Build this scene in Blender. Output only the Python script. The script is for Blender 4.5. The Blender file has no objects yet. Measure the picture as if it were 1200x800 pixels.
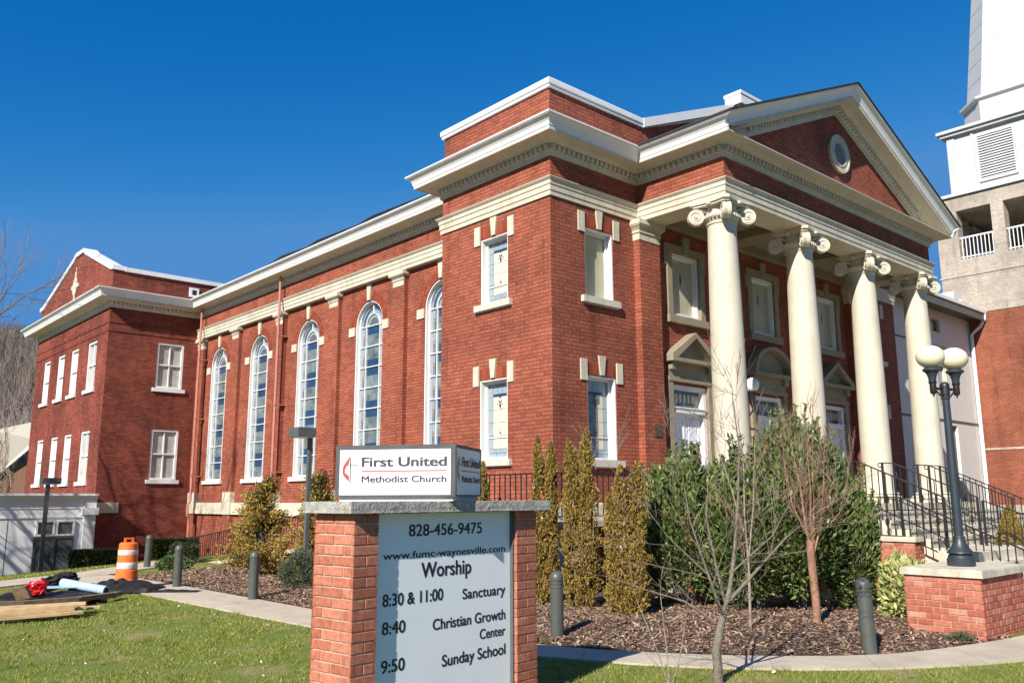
import bpy, bmesh, math, random
import numpy as np
from mathutils import Vector, Matrix, noise
R = math.radians
random.seed(7)
H = 1.7                      # the pavement lies at world z = 0; heights below are written from eye level and lifted by H
SC = bpy.context.scene
COL = SC.collection
# ------------------------------------------------------------------ camera, sky, sun, exposure
cd = bpy.data.cameras.new('camera'); cam = bpy.data.objects.new('camera', cd); COL.objects.link(cam)
CX, CY = -10.9988, -11.1309
yaw, pit, rol = R(41.9414), R(10.3771), R(-0.19197)
fw = Vector((math.sin(yaw)*math.cos(pit), math.cos(yaw)*math.cos(pit), math.sin(pit)))
rt = Vector((math.cos(yaw), -math.sin(yaw), 0)); up = rt.cross(fw)
r2 = rt*math.cos(rol)+up*math.sin(rol); u2 = -rt*math.sin(rol)+up*math.cos(rol)
mw = Matrix((( r2.x, u2.x, -fw.x), (r2.y, u2.y, -fw.y), (r2.z, u2.z, -fw.z))).to_4x4()
mw.translation = (CX, CY, H); cam.matrix_world = mw
cd.sensor_width = 36; cd.lens = 36*1004.70/1200; cd.clip_end = 6000; cd.clip_start = .05
SC.camera = cam
SUNDIR = Vector((1.33, .50, -1.0)).normalized()
w = bpy.data.worlds.new('World'); SC.world = w; w.use_nodes = True
nt = w.node_tree; bg = nt.nodes['Background']
sky = nt.nodes.new('ShaderNodeTexSky'); sky.sky_type = 'NISHITA'; sky.sun_disc = False
sky.sun_elevation = math.asin(-SUNDIR.z); sky.sun_rotation = math.atan2(-SUNDIR.x, -SUNDIR.y)
sky.altitude = 2200; sky.air_density = 1.0; sky.dust_density = .05; sky.ozone_density = 3.0
gm = nt.nodes.new('ShaderNodeGamma'); gm.inputs[1].default_value = 1.12
mx_ = nt.nodes.new('ShaderNodeMix'); mx_.data_type = 'RGBA'; mx_.blend_type = 'MULTIPLY'; mx_.inputs[0].default_value = 1; mx_.inputs[7].default_value = (.38, .72, 1.0, 1)
nt.links.new(sky.outputs[0], gm.inputs[0]); nt.links.new(gm.outputs[0], mx_.inputs[6]); 
sp_ = nt.nodes.new('ShaderNodeSeparateColor'); cb_ = nt.nodes.new('ShaderNodeCombineColor'); nt.links.new(mx_.outputs[2], sp_.inputs[0])
for i_, (ref, pw, outv, top) in enumerate(((.27, 4.2, .06, 1.0), (1.05, 1.05, 1.80, 3.3), (3.12, .55, 5.9, 7.6))):   # deep polarised blue, no white glow round the sun
    a_ = nt.nodes.new('ShaderNodeMath'); a_.operation = 'DIVIDE'; a_.inputs[1].default_value = ref; nt.links.new(sp_.outputs[i_], a_.inputs[0])
    b_ = nt.nodes.new('ShaderNodeMath'); b_.operation = 'POWER'; b_.inputs[1].default_value = pw; nt.links.new(a_.outputs[0], b_.inputs[0])
    c_ = nt.nodes.new('ShaderNodeMath'); c_.operation = 'MULTIPLY'; c_.inputs[1].default_value = outv; nt.links.new(b_.outputs[0], c_.inputs[0])
    d_ = nt.nodes.new('ShaderNodeMath'); d_.operation = 'MINIMUM'; d_.inputs[1].default_value = top; nt.links.new(c_.outputs[0], d_.inputs[0]); nt.links.new(d_.outputs[0], cb_.inputs[i_])
nt.links.new(cb_.outputs[0], bg.inputs[0]); bg.inputs[1].default_value = .052
sl = bpy.data.lights.new('sun', 'SUN'); so = bpy.data.objects.new('sun', sl); COL.objects.link(so)
sl.energy = 5.0; sl.angle = R(.5); sl.color = (1, .945, .86)
so.rotation_euler = SUNDIR.to_track_quat('-Z', 'Y').to_euler(); so.location = (-20, -10, 30)
SC.view_settings.view_transform = 'Standard'; SC.view_settings.look = 'None'
SC.view_settings.exposure = .66; SC.view_settings.gamma = 1; SC.view_settings.use_curve_mapping = False

# ------------------------------------------------------------------ materials
def new_mat(name):
    m = bpy.data.materials.new(name); m.use_nodes = True
    n = m.node_tree.nodes; return m, n, m.node_tree.links, n['Principled BSDF']
def nd(n, t, **k):
    x = n.new(t)
    for a, b in k.items(): setattr(x, a, b)
    return x
def plain(name, col, rough=.6, var=.12, scale=6, metal=0, bump=0, bscale=60, spec=.5, streak=0, stain=None):
    m, n, l, b = new_mat(name)
    b.inputs['Roughness'].default_value = rough; b.inputs['Metallic'].default_value = metal
    b.inputs['Specular IOR Level'].default_value = spec
    tc = nd(n, 'ShaderNodeTexCoord'); no = nd(n, 'ShaderNodeTexNoise'); no.inputs['Scale'].default_value = scale
    no.inputs['Detail'].default_value = 6; no.inputs['Roughness'].default_value = .65
    l.new(tc.outputs['Object'], no.inputs['Vector'])
    cr = nd(n, 'ShaderNodeValToRGB'); l.new(no.outputs[0], cr.inputs[0])
    cr.color_ramp.elements[0].position = .3; cr.color_ramp.elements[1].position = .72
    lo = stain or tuple(c*(1-var*1.4) for c in col); hi = tuple(min(1, c*(1+var)) for c in col)
    cr.color_ramp.elements[0].color = (*lo, 1); cr.color_ramp.elements[1].color = (*hi, 1)
    if streak:
        ms = nd(n, 'ShaderNodeMapping'); ms.inputs['Scale'].default_value = (5, 5, .45); l.new(tc.outputs['Object'], ms.inputs[0]); ns = nd(n, 'ShaderNodeTexNoise'); ns.inputs['Scale'].default_value = 1.3; ns.inputs['Detail'].default_value = 8; ns.inputs['Roughness'].default_value = .7; l.new(ms.outputs[0], ns.inputs['Vector'])
        rs = nd(n, 'ShaderNodeMapRange'); l.new(ns.outputs[0], rs.inputs[0]); rs.inputs[1].default_value = .48; rs.inputs[2].default_value = .74; rs.inputs[3].default_value = 0; rs.inputs[4].default_value = streak
        mx = nd(n, 'ShaderNodeMix', data_type='RGBA'); l.new(rs.outputs[0], mx.inputs[0]); l.new(cr.outputs[0], mx.inputs[6]); mx.inputs[7].default_value = (col[0]*.45, col[1]*.42, col[2]*.36, 1); l.new(mx.outputs[2], b.inputs['Base Color'])
    else: l.new(cr.outputs[0], b.inputs['Base Color'])
    if bump:
        n2 = nd(n, 'ShaderNodeTexNoise'); n2.inputs['Scale'].default_value = bscale; n2.inputs['Detail'].default_value = 4
        l.new(tc.outputs['Object'], n2.inputs['Vector'])
        bp = nd(n, 'ShaderNodeBump'); bp.inputs['Strength'].default_value = bump; bp.inputs['Distance'].default_value = .02
        l.new(n2.outputs[0], bp.inputs['Height']); l.new(bp.outputs[0], b.inputs['Normal'])
    return m
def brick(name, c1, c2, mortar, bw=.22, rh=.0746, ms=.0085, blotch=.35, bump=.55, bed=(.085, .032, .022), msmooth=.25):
    m, n, l, b = new_mat(name)
    b.inputs['Roughness'].default_value = .85; b.inputs['Specular IOR Level'].default_value = .25
    tc = nd(n, 'ShaderNodeTexCoord')
    sn = nd(n, 'ShaderNodeSeparateXYZ'); l.new(tc.outputs['Normal'], sn.inputs[0])
    ab = nd(n, 'ShaderNodeMath', operation='ABSOLUTE'); l.new(sn.outputs[0], ab.inputs[0])
    gt = nd(n, 'ShaderNodeMath', operation='GREATER_THAN'); gt.inputs[1].default_value = .6; l.new(ab.outputs[0], gt.inputs[0])
    sp = nd(n, 'ShaderNodeSeparateXYZ'); l.new(tc.outputs['Object'], sp.inputs[0])
    mx = nd(n, 'ShaderNodeMix'); l.new(gt.outputs[0], mx.inputs[0]); l.new(sp.outputs[0], mx.inputs[2]); l.new(sp.outputs[1], mx.inputs[3])
    cb = nd(n, 'ShaderNodeCombineXYZ'); l.new(mx.outputs[0], cb.inputs[0]); l.new(sp.outputs[2], cb.inputs[1])
    # slightly wavering courses
    wn = nd(n, 'ShaderNodeTexNoise'); wn.inputs['Scale'].default_value = 3.0; l.new(cb.outputs[0], wn.inputs['Vector'])
    va = nd(n, 'ShaderNodeVectorMath', operation='MULTIPLY_ADD'); l.new(wn.outputs['Color'], va.inputs[0]); va.inputs[1].default_value = (.012, .008, 0); l.new(cb.outputs[0], va.inputs[2])
    bt = nd(n, 'ShaderNodeTexBrick'); l.new(va.outputs[0], bt.inputs['Vector'])
    for k, v in (('Scale', 1), ('Mortar Size', ms), ('Mortar Smooth', msmooth), ('Bias', .0), ('Brick Width', bw), ('Row Height', rh)): bt.inputs[k].default_value = v
    bt.inputs['Color1'].default_value = (*c1, 1); bt.inputs['Color2'].default_value = (*c2, 1); bt.inputs['Mortar'].default_value = (*mortar, 1)
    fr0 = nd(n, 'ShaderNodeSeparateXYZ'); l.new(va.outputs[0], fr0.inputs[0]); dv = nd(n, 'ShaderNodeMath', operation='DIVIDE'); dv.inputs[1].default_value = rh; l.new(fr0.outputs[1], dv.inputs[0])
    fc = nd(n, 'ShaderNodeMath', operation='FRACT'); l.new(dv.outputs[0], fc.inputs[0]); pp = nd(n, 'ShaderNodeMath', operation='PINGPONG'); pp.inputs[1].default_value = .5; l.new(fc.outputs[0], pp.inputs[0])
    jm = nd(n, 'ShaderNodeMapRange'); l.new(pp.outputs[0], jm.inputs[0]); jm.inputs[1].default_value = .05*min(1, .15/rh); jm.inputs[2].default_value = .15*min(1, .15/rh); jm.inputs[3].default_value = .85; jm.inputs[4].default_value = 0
    jx = nd(n, 'ShaderNodeMix', data_type='RGBA'); l.new(jm.outputs[0], jx.inputs[0]); l.new(bt.outputs['Color'], jx.inputs[6]); jx.inputs[7].default_value = (*bed, 1)  # shadow of the raked bed joints is put into the colour as dark lines
    # whole-wall weathering
    n1 = nd(n, 'ShaderNodeTexNoise'); n1.inputs['Scale'].default_value = .55; n1.inputs['Detail'].default_value = 8; n1.inputs['Roughness'].default_value = .7
    l.new(tc.outputs['Object'], n1.inputs['Vector'])
    mr = nd(n, 'ShaderNodeMapRange'); l.new(n1.outputs[0], mr.inputs[0]); mr.inputs[1].default_value = .3; mr.inputs[2].default_value = .7
    mr.inputs[3].default_value = 1-blotch; mr.inputs[4].default_value = 1+blotch*.35
    n3 = nd(n, 'ShaderNodeTexNoise'); n3.inputs['Scale'].default_value = 14; n3.inputs['Detail'].default_value = 3
    mp = nd(n, 'ShaderNodeMapping'); mp.inputs['Scale'].default_value = (1, 1, 3.2); l.new(tc.outputs['Object'], mp.inputs[0]); l.new(mp.outputs[0], n3.inputs['Vector'])
    m3 = nd(n, 'ShaderNodeMapRange'); l.new(n3.outputs[0], m3.inputs[0]); m3.inputs[1].default_value = .35; m3.inputs[2].default_value = .68; m3.inputs[3].default_value = .72; m3.inputs[4].default_value = 1.14
    mm = nd(n, 'ShaderNodeMath', operation='MULTIPLY'); l.new(mr.outputs[0], mm.inputs[0]); l.new(m3.outputs[0], mm.inputs[1])
    mc = nd(n, 'ShaderNodeMix', data_type='RGBA', blend_type='MULTIPLY'); mc.inputs[0].default_value = 1
    l.new(jx.outputs[2], mc.inputs[6]); l.new(mm.outputs[0], mc.inputs[7])
    ns = nd(n, 'ShaderNodeTexNoise'); ns.inputs['Scale'].default_value = 1.0; ns.inputs['Detail'].default_value = 6; ms_ = nd(n, 'ShaderNodeMapping'); ms_.inputs['Scale'].default_value = (3.2, 3.2, .35); l.new(tc.outputs['Object'], ms_.inputs[0]); l.new(ms_.outputs[0], ns.inputs['Vector'])
    rs = nd(n, 'ShaderNodeMapRange'); l.new(ns.outputs[0], rs.inputs[0]); rs.inputs[1].default_value = .55; rs.inputs[2].default_value = .72; rs.inputs[3].default_value = 1; rs.inputs[4].default_value = .74
    mt_ = nd(n, 'ShaderNodeMath', operation='MULTIPLY'); l.new(mm.outputs[0], mt_.inputs[0]); l.new(rs.outputs[0], mt_.inputs[1]); l.new(mt_.outputs[0], mc.inputs[7])
    # a few pale efflorescence flecks
    n4 = nd(n, 'ShaderNodeTexNoise'); n4.inputs['Scale'].default_value = 5.5; n4.inputs['Detail'].default_value = 9; n4.inputs['Roughness'].default_value = .75; l.new(mp.outputs[0], n4.inputs['Vector'])
    m4 = nd(n, 'ShaderNodeMapRange'); l.new(n4.outputs[0], m4.inputs[0]); m4.inputs[1].default_value = .66; m4.inputs[2].default_value = .76; m4.inputs[4].default_value = .45
    me = nd(n, 'ShaderNodeMix', data_type='RGBA'); l.new(m4.outputs[0], me.inputs[0]); l.new(mc.outputs[2], me.inputs[6]); me.inputs[7].default_value = (.5, .36, .3, 1)
    l.new(me.outputs[2], b.inputs['Base Color'])
    bp = nd(n, 'ShaderNodeBump'); bp.inputs['Strength'].default_value = bump; bp.inputs['Distance'].default_value = .012; bp.invert = True
    l.new(bt.outputs['Fac'], bp.inputs['Height'])
    n5 = nd(n, 'ShaderNodeTexNoise'); n5.inputs['Scale'].default_value = 90; l.new(tc.outputs['Object'], n5.inputs['Vector'])
    b2 = nd(n, 'ShaderNodeBump'); b2.inputs['Strength'].default_value = .25; b2.inputs['Distance'].default_value = .004
    l.new(n5.outputs[0], b2.inputs['Height']); l.new(bp.outputs[0], b2.inputs['Normal']); l.new(b2.outputs[0], b.inputs['Normal'])
    return m
def island(name, cols, rough=.6, trans=0, spec=.4, noise_s=0):
    """colour picked per loose piece (leaf, blade, chip, brick)"""
    m, n, l, b = new_mat(name)
    g = nd(n, 'ShaderNodeNewGeometry'); cr = nd(n, 'ShaderNodeValToRGB'); l.new(g.outputs['Random Per Island'], cr.inputs[0])
    e = cr.color_ramp.elements
    while len(e) < len(cols): e.new(.5)
    for i, c in enumerate(cols): e[i].position = i/(len(cols)-1); e[i].color = (*c, 1)
    out = cr.outputs[0]
    if noise_s:
        tc = nd(n, 'ShaderNodeTexCoord'); no = nd(n, 'ShaderNodeTexNoise'); no.inputs['Scale'].default_value = noise_s; no.inputs['Detail'].default_value = 5; l.new(tc.outputs['Object'], no.inputs['Vector'])
        mr = nd(n, 'ShaderNodeMapRange'); l.new(no.outputs[0], mr.inputs[0]); mr.inputs[1].default_value = .3; mr.inputs[2].default_value = .7; mr.inputs[3].default_value = .72; mr.inputs[4].default_value = 1.15
        mc = nd(n, 'ShaderNodeMix', data_type='RGBA', blend_type='MULTIPLY'); mc.inputs[0].default_value = 1; l.new(out, mc.inputs[6]); l.new(mr.outputs[0], mc.inputs[7]); out = mc.outputs[2]
        bp = nd(n, 'ShaderNodeBump'); bp.inputs['Strength'].default_value = .4; bp.inputs['Distance'].default_value = .004
        n6 = nd(n, 'ShaderNodeTexNoise'); n6.inputs['Scale'].default_value = 120; l.new(tc.outputs['Object'], n6.inputs['Vector']); l.new(n6.outputs[0], bp.inputs['Height']); l.new(bp.outputs[0], b.inputs['Normal'])
    l.new(out, b.inputs['Base Color']); b.inputs['Roughness'].default_value = rough; b.inputs['Specular IOR Level'].default_value = spec
    if trans:
        tr = nd(n, 'ShaderNodeBsdfTranslucent'); l.new(out, tr.inputs[0]); ms = nd(n, 'ShaderNodeMixShader'); ms.inputs[0].default_value = trans
        l.new(b.outputs[0], ms.inputs[1]); l.new(tr.outputs[0], ms.inputs[2]); l.new(ms.outputs[0], n['Material Output'].inputs[0])
    return m
M = {}
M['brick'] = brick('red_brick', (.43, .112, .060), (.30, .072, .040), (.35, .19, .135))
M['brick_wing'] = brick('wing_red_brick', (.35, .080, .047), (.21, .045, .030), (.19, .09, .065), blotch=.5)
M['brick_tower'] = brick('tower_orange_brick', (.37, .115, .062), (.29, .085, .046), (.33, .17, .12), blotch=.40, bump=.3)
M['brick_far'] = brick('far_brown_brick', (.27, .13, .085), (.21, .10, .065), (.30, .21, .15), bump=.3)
M['brick_unit'] = island('sign_brick_units', [(.45, .155, .092), (.36, .115, .068), (.50, .195, .12), (.41, .135, .08)], rough=.85, spec=.25, noise_s=25)
M['brick_unit2'] = island('pedestal_brick_units', [(.40, .11, .065), (.47, .17, .11), (.35, .09, .05), (.43, .14, .09), (.52, .26, .18)], rough=.85, spec=.25, noise_s=18)
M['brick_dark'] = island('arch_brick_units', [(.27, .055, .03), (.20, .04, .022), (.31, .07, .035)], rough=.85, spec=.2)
M['mortar'] = plain('mortar', (.42, .30, .22), .9, .2, 8, bump=.4)
M['mortar_lt'] = plain('pale_mortar', (.50, .38, .28), .9, .2, 8, bump=.4)
M['stone'] = plain('cream_stone', (.57, .515, .40), .75, .12, 1.6, bump=.12, bscale=40, streak=0.45)
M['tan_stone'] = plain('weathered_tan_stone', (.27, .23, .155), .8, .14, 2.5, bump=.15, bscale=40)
M['stone_cap'] = plain('pale_concrete_cap', (.60, .54, .42), .85, .22, 5, bump=.5, bscale=70, streak=0.4)
M['column'] = plain('column_stone', (.57, .52, .405), .7, .09, 1.5, bump=.10, bscale=30, streak=0.22)
M['cream'] = plain('cream_paint', (.57, .53, .44), .55, .07, 1.6, streak=0.4)
M['white'] = plain('white_paint', (.72, .72, .70), .45, .05, 2, streak=0.18)
M['tower_white'] = plain('tower_white_paint', (.50, .505, .50), .5, .06, 1.2, streak=0.22)
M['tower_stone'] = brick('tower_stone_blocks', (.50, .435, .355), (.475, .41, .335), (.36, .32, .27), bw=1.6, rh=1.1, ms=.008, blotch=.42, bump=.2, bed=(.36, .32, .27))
M['gray_wall'] = plain('gray_stucco', (.64, .63, .58), .8, .05, 1.5)
M['dark_roof'] = plain('dark_roofing', (.035, .032, .030), .7, .3, 4)
M['solar'] = plain('solar_glass', (.016, .015, .015), .7, .2, 4, spec=.1)
M['wing_roof'] = plain('wing_shingle', (.42, .36, .33), .9, .15, 8, bump=.5)
M['tan_roof'] = plain('tan_shingle', (.42, .38, .31), .9, .15, 8, bump=.5)
M['dark'] = plain('dark_interior', (.02, .018, .016), .9, .2)
M['black_metal'] = plain('black_painted_iron', (.018, .016, .016), .45, .2, 8)
M['lamp_metal'] = plain('blue_black_cast_iron', (.030, .040, .048), .42, .15, 6)
M['bollard'] = plain('gray_green_bollard', (.075, .082, .07), .42, .1, 6)
M['pole_gray'] = plain('weathered_gray_pole', (.09, .095, .095), .55, .12, 6)
M['globe'] = plain('opal_globe', (.74, .68, .47), .28, .04, 4)
M['globe_w'] = plain('white_globe', (.82, .82, .80), .3, .03, 4)
M['copper_pipe'] = plain('pink_painted_downspout', (.50, .20, .15), .5, .1, 4)
M['white_pipe'] = plain('white_downspout', (.8, .8, .8), .4, .04, 4)
M['cap_stone'] = plain('rough_gray_slab', (.42, .40, .35), .95, .30, 16, bump=1.0, bscale=90)
M['panel'] = plain('sign_panel_white', (.84, .85, .86), .35, .02, 3)
M['sign_white'] = plain('sign_face_white', (.78, .77, .75), .35, .02, 5)
M['sign_frame'] = plain('sign_frame_dark', (.07, .07, .07), .5, .15, 8)
M['ink'] = plain('black_letters', (.015, .014, .018), .5, .1, 3)
M['ink2'] = plain('purple_black_letters', (.05, .035, .06), .5, .1, 3)
M['red_ink'] = plain('red_letters', (.62, .05, .035), .45, .08, 3)
M['grass_dirt'] = None
M['concrete'] = plain('pale_sidewalk', (.50, .425, .32), .9, .16, 1.7, bump=.35, bscale=120)
M['glass'] = plain('old_window_glass', (.10, .11, .11), .08, .4, 1.5, spec=.8, bump=.15, bscale=6)
M['glass_sky'] = plain('leaded_glass_gray', (.15, .19, .20), .14, .45, 3.5, spec=.6, bump=.3, bscale=14)
M['glass_blue'] = plain('leaded_glass_blue', (.02, .06, .13), .2, .2, 4, spec=.6)
M['glass_pale'] = plain('leaded_glass_pale', (.27, .33, .37), .25, .12, 14, spec=.5)
M['glass_cream'] = plain('leaded_glass_cream', (.66, .58, .44), .3, .05, 5, spec=.5)
M['glass_amber'] = plain('leaded_glass_amber', (.36, .20, .10), .3, .2, 9, spec=.5)
M['glass_dim'] = plain('frosted_yellow_glass', (.42, .39, .26), .3, .12, 2, spec=.5)
M['lead'] = plain('lead_cames', (.10, .11, .12), .5, .1)
M['motif'] = plain('dark_blue_glass_motif', (.03, .05, .12), .3, .2)
M['blind'] = plain('white_blind_behind_glass', (.70, .72, .72), .25, .07, 6)
M['pane_gray'] = plain('gray_pane', (.40, .40, .36), .15, .25, 2.2, spec=.7)
M['door_white'] = plain('white_door_paint', (.72, .74, .78), .4, .03, 3)
M['bronze'] = plain('bronze_plaque', (.14, .11, .06), .4, .2, 20, metal=.6)
M['wood'] = island('fresh_lumber', [(.62, .42, .20), (.70, .50, .26), (.55, .36, .17)], rough=.7, noise_s=6)
M['old_wood'] = plain('old_brown_board', (.20, .13, .075), .8, .3, 8)
M['red_plastic'] = plain('red_plastic', (.62, .015, .02), .35, .1, 4)
M['black_plastic'] = plain('black_sheeting', (.02, .019, .019), .6, .3, 8, bump=.8, bscale=12, spec=.25)
M['blue_roll'] = plain('pale_blue_membrane', (.38, .52, .74), .4, .08, 5)
M['orange'] = plain('orange_barrel_plastic', (.80, .17, .03), .45, .12, 5)
M['band_white'] = plain('scuffed_white_band', (.72, .66, .58), .4, .25, 12)
M['bark'] = plain('gray_bark', (.19, .155, .12), .9, .35, 12, bump=.7)
M['bark_pale'] = plain('pale_twig_bark', (.30, .24, .19), .9, .25, 14, bump=.4)
M['bark_orange'] = plain('orange_peeling_bark', (.30, .155, .095), .8, .45, 14, bump=.5)
M['twig_red'] = plain('reddish_twigs', (.22, .12, .085), .85, .2, 9)
M['twig'] = plain('brown_twigs', (.17, .125, .095), .9, .2, 9)
M['laurel'] = island('laurel_leaves', [(.045, .085, .018), (.10, .16, .035), (.03, .055, .014), (.17, .22, .06), (.065, .115, .026), (.26, .28, .10), (.14, .13, .05)], rough=.45, trans=.12, spec=.45)
M['arbor'] = island('arborvitae_sprays', [(.36, .235, .055), (.23, .18, .04), (.46, .31, .085), (.24, .14, .045), (.17, .16, .03), (.40, .26, .06), (.12, .085, .03)], rough=.7, trans=.2, spec=.2)
M['gold'] = island('golden_cypress_sprays', [(.55, .33, .07), (.42, .26, .06), (.18, .17, .04), (.62, .42, .13), (.11, .12, .035), (.48, .30, .07)], rough=.65, trans=.2, spec=.2)
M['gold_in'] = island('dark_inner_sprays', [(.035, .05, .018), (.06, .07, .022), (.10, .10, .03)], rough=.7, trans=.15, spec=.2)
M['juniper'] = island('juniper_sprays', [(.09, .11, .06), (.14, .16, .09), (.06, .08, .04), (.17, .18, .10)], rough=.7, trans=.2, spec=.2)
M['hedge'] = island('boxwood_leaves', [(.030, .042, .012), (.05, .06, .016), (.02, .03, .010), (.07, .075, .022)], rough=.5, trans=.15, spec=.3)
M['green'] = island('green_leaves', [(.07, .13, .03), (.11, .17, .05), (.05, .10, .025)], rough=.45, trans=.2)
M['varieg'] = island('variegated_leaves', [(.58, .55, .18), (.16, .24, .06), (.66, .62, .27), (.30, .36, .10), (.70, .66, .36)], rough=.45, trans=.2)
M['grass'] = island('grass_blades', [(.20, .25, .028), (.28, .31, .045), (.15, .20, .022), (.38, .37, .09), (.24, .27, .035), (.55, .48, .25)], rough=.6, trans=.3, spec=.25)
M['chips'] = island('mulch_chips', [(.20, .115, .075), (.30, .185, .12), (.13, .075, .05), (.42, .29, .20), (.23, .135, .085), (.52, .40, .29)], rough=.9, spec=.15)
M['mulch'] = plain('mulch_base', (.10, .062, .042), .95, .4, 20, bump=1, bscale=60)
M['hill_twigs'] = island('hill_bare_crowns', [(.17, .135, .11), (.23, .185, .15), (.13, .11, .10), (.28, .225, .17)], rough=.95, spec=.1)
M['leaf_dead'] = island('fallen_leaves', [(.40, .28, .16), (.28, .18, .10), (.58, .48, .33), (.66, .60, .46)], rough=.8, spec=.1)
def ground_mat():
    m, n, l, b = new_mat('lawn_soil'); b.inputs['Roughness'].default_value = .95; b.inputs['Specular IOR Level'].default_value = .1
    tc = nd(n, 'ShaderNodeTexCoord'); a = nd(n, 'ShaderNodeTexNoise'); a.inputs['Scale'].default_value = .9; a.inputs['Detail'].default_value = 7; a.inputs['Roughness'].default_value = .7
    l.new(tc.outputs['Object'], a.inputs[0]); cr = nd(n, 'ShaderNodeValToRGB'); l.new(a.outputs[0], cr.inputs[0]); e = cr.color_ramp.elements
    e[0].position = .36; e[0].color = (.12, .17, .03, 1); e[1].position = .66; e[1].color = (.32, .25, .13, 1); x = e.new(.53); x.color = (.17, .20, .05, 1)
    l.new(cr.outputs[0], b.inputs[0]); f = nd(n, 'ShaderNodeTexNoise'); f.inputs['Scale'].default_value = 45; f.inputs['Detail'].default_value = 5; l.new(tc.outputs['Object'], f.inputs[0])
    bp = nd(n, 'ShaderNodeBump'); bp.inputs['Distance'].default_value = .03; bp.inputs['Strength'].default_value = .8; l.new(f.outputs[0], bp.inputs['Height']); l.new(bp.outputs[0], b.inputs['Normal'])
    return m
M['ground'] = ground_mat()
def hill_mat():
    m, n, l, b = new_mat('bare_wooded_hill'); b.inputs['Roughness'].default_value = 1; b.inputs['Specular IOR Level'].default_value = 0
    tc = nd(n, 'ShaderNodeTexCoord'); a = nd(n, 'ShaderNodeTexNoise'); a.inputs['Scale'].default_value = .12; a.inputs['Detail'].default_value = 10; a.inputs['Roughness'].default_value = .75
    l.new(tc.outputs['Object'], a.inputs[0]); cr = nd(n, 'ShaderNodeValToRGB'); l.new(a.outputs[0], cr.inputs[0]); e = cr.color_ramp.elements
    e[0].position = .35; e[0].color = (.055, .055, .062, 1); e[1].position = .65; e[1].color = (.13, .12, .115, 1); l.new(cr.outputs[0], b.inputs[0])
    return m
M['hill'] = hill_mat()

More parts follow.
